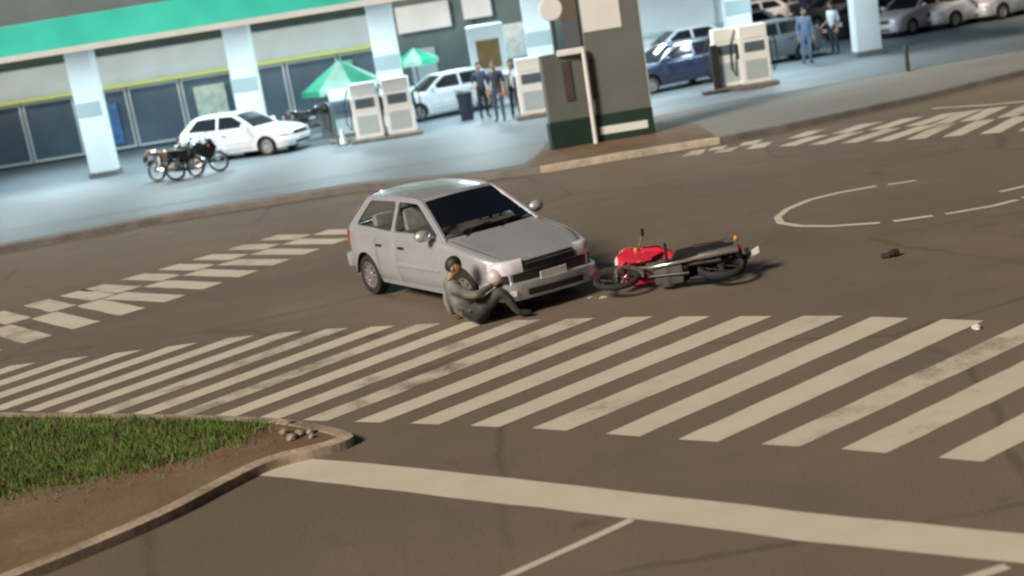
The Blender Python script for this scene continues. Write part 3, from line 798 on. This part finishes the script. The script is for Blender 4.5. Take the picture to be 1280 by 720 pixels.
def settle(root, z):
    bpy.context.view_layer.update(); lo = 1e9
    def rec(o):
        nonlocal lo
        if o.type == 'MESH':
            for q in o.data.vertices: lo = min(lo, (o.matrix_world @ q.co).z)
        for c in o.children: rec(c)
    rec(root); root.location.z += z - lo
fb = G(836, 368)
fallen = motorcycle('fallen_motorcycle', 'red and black motorcycle lying on its side in front of the silver car', (fb.x, fb.y - .10, 0), (R(82), 0, R(169)), tank_red, twist=62, crashed=True)
settle(fallen, .002)
def parked_bike(px, py, deg, label, tm, lean=-9, grp='motorcycles parked by the station'):
    p = G(px, py, FZ); b = motorcycle('parked_motorcycle', label, (p.x, p.y, FZ), (R(lean), 0, R(deg)), tm, grp); settle(b, FZ); return b
tank_blk = mat('black_tank_paint', (.02, .02, .022), .25, var=.1, coat=.5)
parked_bike(222, 224, -20, 'dark motorcycle nearest the road at the left of the station', tank_blk)
parked_bike(250, 220, 30, 'black motorcycle between the white car and another motorcycle', tank_blk)
parked_bike(396, 166, 20, 'dark motorcycle parked alone by the store front', tank_blk)

# ------------------------------------------------------------------ people
skin_m = mat('skin', (.33, .18, .115), .55, var=.08, scale=20)
hair_m = mat('dark_hair', (.012, .010, .009), .6, var=.3, scale=40)
def person(label, loc, rz, J, shirt, pants, shoes, head_dir=(0, 1, 0), sleeves='long', group=None, scale=1.0, hair=True, bulk=1.0):
    root = thing('person', label, 'person', loc, rz, group); root.scale = (scale,)*3
    chains = []
    bones = []  # (a,b,matidx)
    V_ = []; E_ = []; Rr = []
    idx = {}
    def vtx(k, r):
        if isinstance(k, str) and k[:2] in ('sp', 'ch', 'sh', 'el', 'hi', 'kn'): r *= bulk
        if k in idx: return idx[k]
        idx[k] = len(V_); V_.append(Vector(J[k]) if isinstance(k, str) else Vector(k)); Rr.append(r); return idx[k]
    def chain(keys, rads, mi):
        for (a, b), (ra, rb) in zip(zip(keys, keys[1:]), zip(rads, rads[1:])):
            i, j = vtx(a, ra), vtx(b, rb); E_.append((i, j)); bones.append((V_[i], V_[j], mi))
    chain(['pelvis', 'spine', 'chest', 'neck', 'headb', 'head'], [.135, .125, .14, .058, .056, .06], 0)
    bones[-1] = (bones[-1][0], bones[-1][1], 2); bones[-2] = (bones[-2][0], bones[-2][1], 2)
    for s in 'lr':
        chain(['chest', 'sh'+s, 'el'+s], [.14, .066, .050], 0)
        chain(['el'+s, 'wr'+s], [.050, .030], 0 if sleeves == 'long' else 2)
        chain(['pelvis', 'hip'+s, 'kn'+s], [.135, .098, .066], 1)
        chain(['kn'+s, 'an'+s], [.066, .045], 1)
        chain(['an'+s, 'toe'+s], [.045, .036], 3)
        wr = Vector(J['wr'+s]); dirv = (wr - Vector(J['el'+s])).normalized()
        if 'hd'+s in J: dirv = Vector(J['hd'+s]).normalized()
        palm = wr + dirv*.085; idx['palm'+s] = len(V_); V_.append(palm); Rr.append(.034); E_.append((idx['wr'+s], idx['palm'+s])); bones.append((wr, palm, 2))
        side = dirv.cross(Vector((0, 0, 1))); side = side.normalized() if side.length > .1 else Vector((0, 1, 0))
        dn = dirv.cross(side)
        for fi, (o_, l_) in enumerate(((-.030, .066), (-.010, .078), (.010, .074), (.029, .058))):
            a = palm + side*o_ + dirv*.006; b = a + dirv*l_*.55 + dn*.008*(1 if dn.z < 0 else -1); c = b + dirv*l_*.4 + Vector((0, 0, -.018))
            ks = []
            for q, rr in ((a, .0105), (b, .0095), (c, .008)):
                V_.append(q); Rr.append(rr); ks.append(len(V_)-1)
            E_ += [(idx['palm'+s], ks[0]), (ks[0], ks[1]), (ks[1], ks[2])]; bones.append((a, c, 2))
        a = wr + dirv*.035 + side*.035; b = a + dirv*.045 + side*.02
        V_ += [a, b]; Rr += [.013, .010]; E_ += [(idx['wr'+s], len(V_)-2), (len(V_)-2, len(V_)-1)]; bones.append((a, b, 2))
    me = bpy.data.meshes.new('tmp'); me.from_pydata(V_, E_, []); ob = bpy.data.objects.new('tmp', me); COL.objects.link(ob)
    sk = ob.modifiers.new('s', 'SKIN'); ss = ob.modifiers.new('u', 'SUBSURF'); ss.levels = 1
    for i, q in enumerate(me.skin_vertices[0].data): q.radius = (Rr[i], Rr[i]); q.use_root = (i == idx['pelvis'])
    dg = bpy.context.evaluated_depsgraph_get(); dg.update(); ev = ob.evaluated_get(dg); src = ev.to_mesh()
    q = MB(); q.v = [tuple(v.co) for v in src.vertices]; q.f = [tuple(p.vertices) for p in src.polygons]
    def near(p):
        best = None
        for a, b, mi in bones:
            ab = b-a; t = max(0, min(1, (p-a).dot(ab)/max(1e-9, ab.length_squared))); dd = (a+ab*t-p).length
            if best is None or dd < best[0]: best = (dd, mi)
        return best[1]
    q.m = [near(p.center.copy()) for p in src.polygons]
    ev.to_mesh_clear(); bpy.data.objects.remove(ob); bpy.data.meshes.remove(me)
    # head with face, turned to head_dir
    hd = Vector(head_dir).normalized(); up_ = (Vector(J['head']) - Vector(J['headb'])).normalized(); rt_ = hd.cross(up_).normalized(); hd = up_.cross(rt_)
    HM = Matrix((rt_, hd, up_)).transposed().to_4x4(); HM.translation = Vector(J['head'])
    n0 = len(q.v); q.ell((0, .0, .02), (.076, .097, .118), 2, HM, 18, 12)
    for i in range(n0, len(q.v)):     # narrower jaw
        pl = HM.inverted() @ Vector(q.v[i])
        if pl.z < 0: pl.x *= 1 + pl.z*2.2; pl.y = pl.y*(1+pl.z*.8) + (.012 if pl.y > 0 else 0); q.v[i] = tuple(HM @ pl)
    q.ell((0, .100, -.005), (.013, .020, .022), 2, HM, 8, 6)
    for sx in (-1, 1):
        q.ell((sx*.078, -.005, 0), (.011, .022, .032), 2, HM, 8, 6); q.ell((sx*.030, .087, .020), (.014, .010, .008), 4, HM, 8, 6)
    q.ell((0, .094, -.045), (.024, .008, .006), 5, HM, 8, 5)
    q.build('body', [shirt, pants, skin_m, shoes, mat('eyes', (.03, .025, .02), .2), mat('lips', (.22, .08, .065), .5)], root, smooth=70)
    if hair:
        h = MB(); n0 = len(h.v); h.ell((0, -.012, .036), (.083, .100, .114), 0, HM, 18, 12)
        keep = []
        for f in h.f:
            c = HM.inverted() @ (sum((Vector(h.v[i]) for i in f), Vector())/len(f))
            if c.z > .052 or (c.y < -.01 and c.z > -.045): keep.append(f)
        h.f = keep; h.m = [0]*len(keep); h.build('hair', hair_m, root, smooth=70)
    return root
def stand(**kw):
    J = dict(pelvis=(0, 0, .95), spine=(0, 0, 1.13), chest=(0, .0, 1.33), neck=(0, .0, 1.46), headb=(0, .015, 1.52), head=(0, .03, 1.60))
    for s, sg in (('l', -1), ('r', 1)):
        J.update({'sh'+s: (sg*.185, 0, 1.40), 'el'+s: (sg*.235, -.03, 1.12), 'wr'+s: (sg*.235, .06, .88), 'hip'+s: (sg*.095, 0, .90), 'kn'+s: (sg*.105, .025, .50), 'an'+s: (sg*.115, -.02, .085), 'toe'+s: (sg*.135, .15, .04)})
    J.update(kw); return J
navy = mat('navy_cloth', (.03, .035, .06), .9, var=.2, scale=8); blackc = mat('black_cloth', (.015, .015, .017), .9, var=.2, scale=8)
bluec = mat('blue_overall', (.13, .17, .27), .9, var=.15, scale=8); whitec = mat('white_cloth', (.55, .56, .58), .9, var=.1, scale=8)
jeans = mat('jeans', (.05, .065, .10), .9, var=.2, scale=12); greyc = mat('grey_cloth', (.16, .165, .17), .9, var=.2, scale=12)
olive = mat('grey_green_jacket', (.09, .093, .082), .85, var=.5, scale=6, col2=(.30, .30, .28), bump=.3, bscale=18); shoe_w = mat('pale_trainers', (.45, .44, .42), .7, var=.2); 
trous = mat('grey_trousers', (.17, .165, .15), .9, var=.45, scale=8, bump=.3, bscale=18)
trous_d = mat('dark_grey_trousers', (.055, .056, .052), .85, var=.5, scale=9, bump=.3, bscale=18)
def standing(px, py, deg, label, shirt, pants, shoes=None, scale=1.0, grp=None, sleeves='short', **kw):
    p = G(px, py, FZ); return person(label, (p.x, p.y, FZ), R(deg), stand(**kw), shirt, pants, shoes or black_pl, sleeves=sleeves, scale=scale, group=grp)
PG = 'people standing at the pumps'
standing(607, 148, 200, 'person in navy shirt and black trousers, leftmost of the three at the pump', navy, blackc, grp=PG, wrr=(.28, .18, 1.02))
standing(627, 152, 160, 'person in dark clothes standing in the middle of the three at the pump', navy, jeans, grp=PG, scale=1.03, anl=(-.13, .06, .085), toel=(-.15, .22, .04))
standing(647, 148, 190, 'person in white shirt and dark trousers, rightmost of the three at the pump', whitec, blackc, grp=PG, wrl=(-.30, .25, 1.08), ell=(-.26, .02, 1.14))
standing(1010, 80, 185, 'person in blue overall standing near the last white column', bluec, bluec, grp='people standing in the lot', sleeves='long', scale=1.02)
standing(1045, 68, 120, 'person in white shirt and dark trousers beside the last white column', whitec, navy, grp='people standing in the lot', wrr=(.27, .2, 1.0))
# the rider sitting on the road: faces +Y locally (turned to the right of the picture)
J = dict(pelvis=(0, 0, .13), spine=(0, -.10, .28), chest=(0, -.18, .46), neck=(0, -.185, .595), headb=(0, -.165, .645), head=(0, -.13, .725))
J.update(shl=(-.18, -.19, .52), shr=(.18, -.19, .52), ell=(-.31, -.24, .30), wrl=(-.33, -.22, .075), hdl=(-.25, .3, -.08),
         elr=(.29, .04, .40), wrr=(.16, .26, .46), hdr=(-.35, .55, .1),
         hipl=(-.10, .05, .12), hipr=(.10, .04, .12), knl=(-.18, .34, .43), knr=(.17, .37, .40), anl=(-.15, .46, .075), anr=(.16, .54, .075), toel=(-.18, .63, .045), toer=(.19, .71, .05))
rp = G(592, 405)
rider = person('person in grey green jacket sitting on the road by the car with knees drawn up', (rp.x, rp.y, 0), R(-82), J, olive, trous_d, blackc, head_dir=(.25, 1, -.6), sleeves='long', bulk=1.22)
# helmet resting on the rider's lap
hx = MB(); hx.ell((0, 0, 0), (.115, .135, .125), 0, None, 20, 14)
for i, v_ in enumerate(hx.v):
    if v_[2] < -.075: hx.v[i] = (v_[0], v_[1], -.075 + (v_[2]+.075)*.25)
bpy.context.view_layer.update()
hpos = rider.matrix_world @ Vector((.0, .36, .52))
helmet = thing('motorcycle_helmet', 'pale motorcycle helmet with dark visor held on the knees of the seated person', 'helmet', hpos, R(160))
hx.build('shell', mat('pale_helmet', (.50, .49, .47), .3, var=.12, scale=12, coat=.5), helmet, smooth=60)
vz = MB(); rows_ = []
for i in range(5):
    a = R(-22 + 46*i/4); rows_.append([(.119*math.cos(a)*math.cos(R(b_)), .139*math.cos(a)*math.sin(R(b_)), .129*math.sin(a)) for b_ in range(205, 336, 10)])
vz.grid(rows_).build('visor', dark_glass, helmet, smooth=60)

# ------------------------------------------------------------------ debris on the road
p = G(1113, 322)
db = MB()
db.box((-.11, -.04, 0), (.0, .05, .055), bev=.02); db.box((.0, -.03, .0), (.12, .04, .095), bev=.03, M=Matrix.Rotation(.4, 4, 'Z')); db.box((-.03, -.05, .04), (.05, .05, .06), bev=.01)
o = db.build('broken_part', mat('dark_debris', (.03, .02, .014), .7, var=.4, scale=20), loc=(p.x, p.y, 0)); o.rotation_euler = (0, 0, R(-12))
tag(o, 'dark broken piece lying alone on the road right of the motorcycle', 'debris')
p = G(1221, 412)
bm = bmesh.new(); bmesh.ops.create_icosphere(bm, subdivisions=2, radius=.05)
for q in bm.verts: q.co *= random.uniform(.65, 1.2); q.co.z = max(-.02, q.co.z*.6)
tag(MB().bm(bm).build('litter', mat('white_litter', (.7, .68, .64), .7, var=.1), loc=(p.x, p.y, .024)), 'crumpled white litter on the far end of a crosswalk stripe', 'litter')
for i in range(7):
    p = G(random.uniform(735, 768), random.uniform(352, 374)); a = random.uniform(0, 6); s_ = random.uniform(.02, .045)
    tri = [(s_*math.cos(a+k*2.1)*random.uniform(.6, 1.4), s_*math.sin(a+k*2.1)*random.uniform(.6, 1.4)) for k in range(3)]
    o = MB().prism(tri, 0, .012).build('plastic_shard', plate_m if i % 2 else lens, loc=(p.x, p.y, .001)); tag(o, 'small pale shard on the road between the car and the motorcycle', 'shard', 'shards between car and motorcycle')

# ------------------------------------------------------------------ fuel station
CZ = 4.2
can = thing('station_canopy', 'fuel station canopy with glowing teal fascia on white columns', 'canopy', (0, 41, FZ))
MB().box((-30, -5.0, CZ-FZ+.02), (12.900, 6.5, CZ-FZ+.74)).build('roof_slab', ceil_m, can)
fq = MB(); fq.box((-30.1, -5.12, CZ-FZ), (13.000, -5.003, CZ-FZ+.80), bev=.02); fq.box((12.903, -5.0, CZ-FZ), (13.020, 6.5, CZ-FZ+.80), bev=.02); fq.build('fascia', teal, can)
MB().box((-30.1, -5.16, CZ-FZ-.16), (13.000, -5.05, CZ-FZ-.003), bev=.01).build('fascia_trim', white, can)
def column(X, wx=.80):
    c = MB(); c.box((X-wx/2, -.3, .0), (X+wx/2, .3, CZ-FZ+.018), bev=.03); co = c.build('column', white, can)
    MB().box((X-wx/2-.05, -.36, 0), (X+wx/2+.05, .36, .16), bev=.02).build('plinth', kerb_g, co)
    MB().box((X-wx/2-.004, -.308, 1.9), (X+wx/2+.004, -.302, 2.35)).build('column_band', panel_lt, co)
    return co
for X in (-17.1, -12.2, -7.25, -2.75, 2.05, 8.35, 12.35): column(X)
for X in (-14.6, -9.7, -4.9, -.2, 4.8, 9.9):
    for Y in (-2.6, 3.2):
        lo = MB().box((X-.45, Y-.45, CZ-FZ-.03), (X+.45, Y+.45, CZ-FZ+.015), bev=.01).build('canopy_lamp', mat('lamp_panel', (.8, .85, .9), .3, emit=(.85, .95, 1.0, 3.0)), can)
        ld = bpy.data.lights.new('canopy_light', 'AREA'); ld.shape = 'SQUARE'; ld.size = .8; ld.energy = 300; ld.color = (.72, .93, 1.0)
        l_ = bpy.data.objects.new('canopy_light', ld); COL.objects.link(l_); l_.parent = lo; l_.location = (X, Y, CZ-FZ-.05)

# store behind the canopy
sb = thing('station_store', 'grey store building with pale sign band and lime trim behind the pumps', 'building', (0, 50, FZ))
MB().box((-22, .3, 0), (3.4, 9, 6.5)).build('wall', wall_grey, sb)
MB().box((-22.1, -.02, 2.55), (-3.4, .297, 3.72), bev=.02).build('sign_band', panel_lt, sb)
MB().box((-22.1, -.08, 2.40), (-3.4, .297, 2.545), bev=.02).build('lime_trim', lime, sb)
MB().box((-22.1, -.10, 3.724), (-3.4, .297, 4.4), bev=.02).build('dark_cornice', green_dark, sb)
MB().box((-3.39, .1, 0), (3.45, .296, 6.4)).build('slate_cladding', wall_dark, sb)
for i in range(9):
    x = -21.6 + i*2.05; wn = MB()
    for (a, b_) in (((x, .1, .1), (x+.06, .295, 2.38)), ((x+1.9, .1, .1), (x+1.96, .295, 2.38)), ((x+.06, .1, .1), (x+1.9, .295, .18)), ((x+.06, .1, 2.30), (x+1.9, .295, 2.38))): wn.box(a, b_)
    wo = wn.build('window', white_d, sb); MB().box((x+.062, .18, .182), (x+1.898, .22, 2.298)).build('pane', store_glass, wo)
MB().box((-2.75, -.06, 2.75), (-.70, .098, 3.75), bev=.03).build('sign_panel', white_d, sb)
MB().box((-.2, -.06, 2.9), (.9, .098, 4.2), bev=.03).build('sign_panel', white_d, sb)
for x in (-3.2, .1, 2.3):
    MB().box((x, .0, .0), (x+.10, .098, 6.2)).build('downpipe', green_dark, sb)

MB().box((-14.6, .02, .3), (-13.9, .085, 1.9), bev=.01).build('poster', mat('poster_blue', (.06, .16, .34), .5, var=.35, scale=3), sb)
MB().box((-10.9, .02, .8), (-9.7, .085, 2.0), bev=.01).build('poster', mat('poster_pale', (.5, .55, .45), .5, var=.3, scale=3), sb)
MB().box((-5.4, .02, .9), (-4.7, .085, 2.1), bev=.01).build('poster', mat('poster_green', (.10, .38, .22), .5, var=.35, scale=3), sb)
MB().box((-2.5, .02, .0), (-1.5, .09, 2.1), bev=.01).build('door', panel_lt, sb)
MB().box((1.0, .02, 1.2), (2.0, .09, 2.5), bev=.01).build('poster', mat('poster_white', (.6, .62, .6), .5, var=.25, scale=4), sb)
oilc = [mat('oil_bottle_%s' % nm, c, .4, var=.1) for nm, c in (('yellow', (.5, .36, .04)), ('red', (.4, .03, .03)), ('white', (.6, .6, .58)), ('green', (.04, .28, .12)))]
def oil_rack(px, py, label):
    p = G(px, py, FZ); t = thing('oil_rack', label, 'rack', (p.x, p.y, FZ), R(-6), 'oil racks by the pumps')
    for x in (-.42, .42): MB().box((x-.02, -.18, 0), (x+.02, .18, 1.45)).build('side_frame', steel, t)
    for k in range(3):
        z = .15 + k*.45; sh = MB().box((-.40, -.17, z), (.40, .17, z+.025)).build('shelf', steel, t)
        for i in range(6):
            x = -.33 + i*.13; b_ = MB().box((x-.05, -.10, z+.027), (x+.05, .06, z+.24), bev=.02); b_.lathe([(.02, .24), (.02, .30), (.001, .30)], 8, M=Matrix.Translation((x, -.02, z))); b_.build('bottle', oilc[(i//2 + k) % 4], sh)
oil_rack(486, 164, 'low rack of coloured oil bottles between the pale pumps')
oil_rack(690, 139, 'low rack of coloured oil bottles close behind the totem')
def bin_(px, py, label, m_):
    p = G(px, py, FZ); t = thing('waste_bin', label, 'bin', (p.x, p.y, FZ)); MB().lathe([(.001, .0), (.20, 0), (.25, .80), (.23, .80), (.19, .05)], 18).build('drum', m_, t, smooth=40)
    MB().lathe([(.26, .80), (.27, .83), (.16, .92), (.001, .94)], 18).build('lid', black_pl, t, smooth=40)
bin_(585, 150, 'dark waste bin left of the three people at the pump', mat('bin_blue', (.022, .028, .045), .5, var=.2))
bin_(412, 172, 'grey waste bin on the forecourt left of the cone', kerb_g)

an = thing('white_building', 'white walled building behind the cars right of the totem', 'building', (0, 49, FZ))
MB().box((4.6, 0, 0), (10.2, 7, 6.5)).build('wall', white_d, an)
MB().box((4.55, -.05, 1.18), (10.25, -.003, 1.35), bev=.01).build('ledge', panel_lt, an)
MB().box((7.2, -.04, .02), (8.6, -.003, 1.15)).build('roller_door', wall_grey, an)
for x in (5.6, 9.2): MB().tube([(x, -.05, 0), (x, -.05, 6.3)], .05, 8).build('downpipe', panel_lt, an)

# pumps
def pump(px, py, label, deg=0, body_m=white, h=1.75, wd=.85):
    p = G(px, py, FZ); t = thing('fuel_pump', label, 'fuel pump', (p.x, p.y, FZ), R(deg), 'fuel pumps on the forecourt')
    MB().box((-wd/2-.15, -.42, 0), (wd/2+.15, .42, .12), bev=.03).build('island_base', kerb_g, t)
    MB().box((-wd/2, -.25, .12), (wd/2, .25, h*.78), bev=.03).build('cabinet', body_m, t)
    MB().box((-wd/2+.03, -.23, h*.785), (wd/2-.03, .23, h), bev=.03).build('head', white, t)
    MB().box((-wd*.34, -.262, h*.58), (wd*.34, -.252, h*.74), bev=.003).build('display', store_glass, t)
    MB().box((-wd*.36, -.262, .25), (wd*.36, -.252, h*.45), bev=.003).build('service_panel', panel_lt, t)
    for sg in (-1, 1):
        MB().box((sg*(wd/2+.035)-.04, -.12, h*.50), (sg*(wd/2+.035)+.04, .12, h*.72), bev=.02).build('nozzle_holder', black_pl, t)
        hs = MB().tube([(sg*(wd/2+.04), 0, h*.95), (sg*(wd/2+.22), -.04, h*.7), (sg*(wd/2+.24), -.06, h*.35), (sg*(wd/2+.12), -.05, h*.22), (sg*(wd/2+.07), -.02, h*.55)], .02, 8); hs.build('hose', black_pl, t, smooth=60)
    return t
pump(466, 176, 'pale pump at the foot of the second white column by the green parasol', -4)
pump(505, 170, 'pale pump right against the second white column, left of the white hatchback')
pump(672, 146, 'white pump between the people and the green totem', wd=.95)
pump(914, 112, 'white pump on the left of the column right of the dark blue car')
pump(946, 108, 'white pump on the right of the column right of the dark blue car')
pump(438, 176, 'dark pump below the green parasol', body_m=wall_dark, h=1.6)

# cabinet with amber panel
p = G(620, 132, FZ); t = thing('display_cabinet', 'white cabinet with amber brown panel behind the people at the pump', 'cabinet', (p.x, p.y, FZ))
MB().box((-.62, -.3, 0), (.62, .3, 2.75), bev=.03).build('cabinet', white, t)
MB().box((-.36, -.315, 1.30), (.42, -.302, 2.25), bev=.004).build('amber_panel', mat('amber_panel', (.20, .115, .035), .5, var=.25, scale=3), t)
MB().box((-.55, -.312, .2), (.55, -.302, 1.1), bev=.004).build('lower_panel', panel_lt, t)

# parasols
gpara = mat('green_parasol_cloth', (.02, .30, .17), .8, var=.25, scale=2); gpara2 = mat('pale_green_cloth', (.28, .46, .36), .8, var=.2, scale=2)
def parasol(px, py, label, r, h, drop=.55):
    p = G(px, py, FZ); t = thing('parasol', label, 'parasol', (p.x, p.y, FZ), .3, 'green parasols by the store')
    q = MB(); N = 8
    vs_ = [(0, 0, h)] + [(r*math.cos(2*PI*k/N), r*math.sin(2*PI*k/N), h-drop) for k in range(N)] + [(r*1.01*math.cos(2*PI*k/N), r*1.01*math.sin(2*PI*k/N), h-drop-.18) for k in range(N)]
    mi = []
    for k in range(N):
        q.add([vs_[0], vs_[1+k], vs_[1+(k+1) % N]], [(0, 1, 2)], k % 2); q.add([vs_[1+k], vs_[1+(k+1) % N], vs_[9+(k+1) % N], vs_[9+k]], [(0, 1, 2, 3)], k % 2)
    q.build('cover', [gpara, gpara2], t); MB().tube([(0, 0, .06), (0, 0, h+.06)], .025, 8).build('pole', steel, t)
    MB().lathe([(.001, .08), (.24, .06), (.26, 0), (.001, 0)], 20).build('base', kerb_g, t)
    return t
parasol(440, 166, 'green and pale parasol standing left of the second white column', 1.4, 2.4, .85)
parasol(530, 140, 'green parasol behind the white hatchback', .85, 2.3, .45)

# the totem beside the road
tp = G(752, 176, .14)
tt = thing('price_totem', 'tall green grey totem of two boards with a white pole by the kerb', 'totem sign', (tp.x, tp.y, .14), R(-3))
def board(x0, x1, ang, piv, panel_white, strip, top=6.2):
    M = Matrix.Translation((piv, 0, 0)) @ Matrix.Rotation(R(ang), 4, 'Z') @ Matrix.Translation((-piv, 0, 0))
    bo = MB().box((x0, -.14, .62), (x1, .14, top), bev=.02, M=M).build('board', green_sign, tt)
    MB().box((x0-.03, -.17, 0), (x1+.03, .17, .617), bev=.02, M=M).build('board_base', green_dark, bo)
    MB().box((x0-.01, -.15, .622), (x1+.01, -.142, .68), M=M).build('board_trim', panel_lt if False else green_sign, bo)
    if strip: MB().box((x0+.08, -.182, .16), (x1-.12, -.172, .34), bev=.003, M=M).build('white_strip', white, bo)
    if panel_white: MB().box((x0-.02+.04, -.157, 2.52), (x1-.42, -.143, 5.4), bev=.004, M=M).build('sign_face', white, bo)
    return bo
b2 = board(-.10, 1.22, 2, -.10, True, True)
b1 = board(-1.18, -.14, 12, -.14, False, False, 2.15)
MB().box((1.225, -.10, .65), (1.255, .10, 6.1)).build('edge_strip', panel_lt, b2)  # plain pale strip down the outer edge of the tall board
MB().box((-.72, -.166, 1.05), (-.52, -.146, 1.95), bev=.004, M=Matrix.Translation((-.14, 0, 0)) @ Matrix.Rotation(R(12), 4, 'Z') @ Matrix.Translation((.14, 0, 0))).build('brown_panel', brown_dk, b1)
MB().box((-.08, -.16, 1.0), (.06, -.143, 1.9), bev=.004).build('brown_panel', brown_dk, b2)
MB().tube([(-.14, -.30, 0), (-.14, -.30, 2.15)], .055, 10).build('white_pole', white, tt, smooth=60)
MB().box((-.75, -.34, 2.08), (-.12, -.26, 2.22), bev=.02).build('arm', white, tt)
# round sign behind the totem
p = G(708, 150, FZ); rs = thing('round_sign', 'round white sign on a dark pole behind the left of the totem', 'sign', (p.x, p.y, FZ))
MB().tube([(0, 0, 0), (0, 0, 3.9)], .05, 10).build('pole', steel, rs, smooth=60)
MB().lathe([(.001, -.03), (.30, -.03), (.32, 0), (.30, .03), (.001, .03)], 28, M=Matrix.Translation((0, -.09, 3.05)) @ Matrix.Rotation(PI/2, 4, 'X')).build('disc', white, rs, smooth=40)
MB().box((-.04, -.1, .0), (.04, .1, .1)).build('foot', steel, rs)

# dark bollard, slim dark sign by the pumps
p = G(1135, 89, .14); b = thing('bollard', 'slim dark post standing on the pavement right of the last column', 'post', (p.x, p.y, .138))
MB().tube([(0, 0, 0), (0, 0, .62)], .055, 10).build('post', steel, b, smooth=60); MB().ell((0, 0, .63), (.065, .065, .05)).build('cap', black_pl, b, smooth=60)
p = G(898, 116, FZ); b = thing('extinguisher_stand', 'slim dark stand at the left of the white pumps', 'stand', (p.x, p.y, FZ))
MB().box((-.10, -.08, .08), (.10, .08, 1.35), bev=.02).build('upright', black_pl, b); MB().box((-.45, -.25, 0), (.25, .25, .08), bev=.02).build('foot', steel, b)
p = G(430, 181, FZ); b = thing('traffic_cone', 'small pale cone on the forecourt left of the pumps', 'cone', (p.x, p.y, FZ))
MB().lathe([(.12, .03), (.10, .08), (.03, .48), (.001, .49)], 16).build('cone', white_d, b, smooth=40); MB().box((-.17, -.17, 0), (.17, .17, .035), bev=.01).build('base', black_pl, b)

# lot backdrop: wall and trees
lw = thing('boundary_wall', 'long grey wall closing the back of the parking lot', 'wall', (0, 78, FZ))
MB().box((10.5, 0, 0), (70, .25, 2.6)).build('wall', wall_grey, lw); MB().box((10.4, -.05, 2.603), (70.1, .30, 2.72), bev=.02).build('coping', panel_lt, lw)
leafm = [mat('leaf_dark', (.022, .05, .016), .7, var=.3, scale=3), mat('leaf_mid', (.05, .085, .022), .7, var=.3, scale=3), mat('leaf_light', (.10, .12, .035), .7, var=.3, scale=3)]
bark = mat('bark', (.09, .065, .045), .9, var=.3, scale=8, bump=.4)
def tree(x, y, h, r, label, low=1.2, n=2600):
    t = thing('tree', label, 'tree', (x, y, FZ), random.uniform(0, 6), 'trees at the back of the parking lot')
    tr = MB().tube([(0, 0, 0), (.05, .03, h*.3), (.0, .1, h*.6), (.1, .05, h*.85)], [.20, .15, .09, .03], 10)
    for k in range(6):
        a = k*1.05 + random.random(); z = h*(.28+.08*k); tr.tube([(0, 0, z), (r*.4*math.cos(a), r*.4*math.sin(a), z+h*.12), (r*.75*math.cos(a), r*.75*math.sin(a), z+h*.16)], [.07, .04, .015], 6)
    tr.build('trunk', bark, t, smooth=60)
    cl = []
    for k in range(26):
        a = random.uniform(0, 2*PI); q = r*math.sqrt(random.random())*.85; z = random.uniform(low, h); f = math.sin(PI*min(1, max(.12, (z-low)/(h-low)*.8+.2)))
        cl.append((q*math.cos(a)*f, q*math.sin(a)*f, z, random.uniform(.35, .7)*r*.5))
    c = MB()
    for k in range(n):
        x_, y_, z_, rr = random.choice(cl); d = Vector((random.gauss(0, 1), random.gauss(0, 1), random.gauss(0, 1))).normalized()*rr*random.uniform(.55, 1)
        o_ = Vector((x_, y_, max(.3, z_))) + d; u_ = Vector((random.gauss(0, 1), random.gauss(0, 1), random.gauss(0, 1))).normalized(); v_ = u_.orthogonal().normalized(); s_ = random.uniform(.10, .2)
        c.add([o_-u_*s_, o_+v_*s_*.5, o_+u_*s_, o_-v_*s_*.5], [(0, 1, 2, 3)], random.choice((0, 0, 1, 1, 2)))
    c.build('crown', leafm, t)
tree(13.5, 66, 6.0, 2.6, 'bushy tree at the back of the lot behind the person in blue')
tree(19.0, 68, 6.5, 2.8, 'bushy tree at the back of the lot right of the last column')
tree(26.5, 68, 6.0, 2.6, 'bushy tree at the back of the lot near the right edge')
print('objects', len(bpy.data.objects))
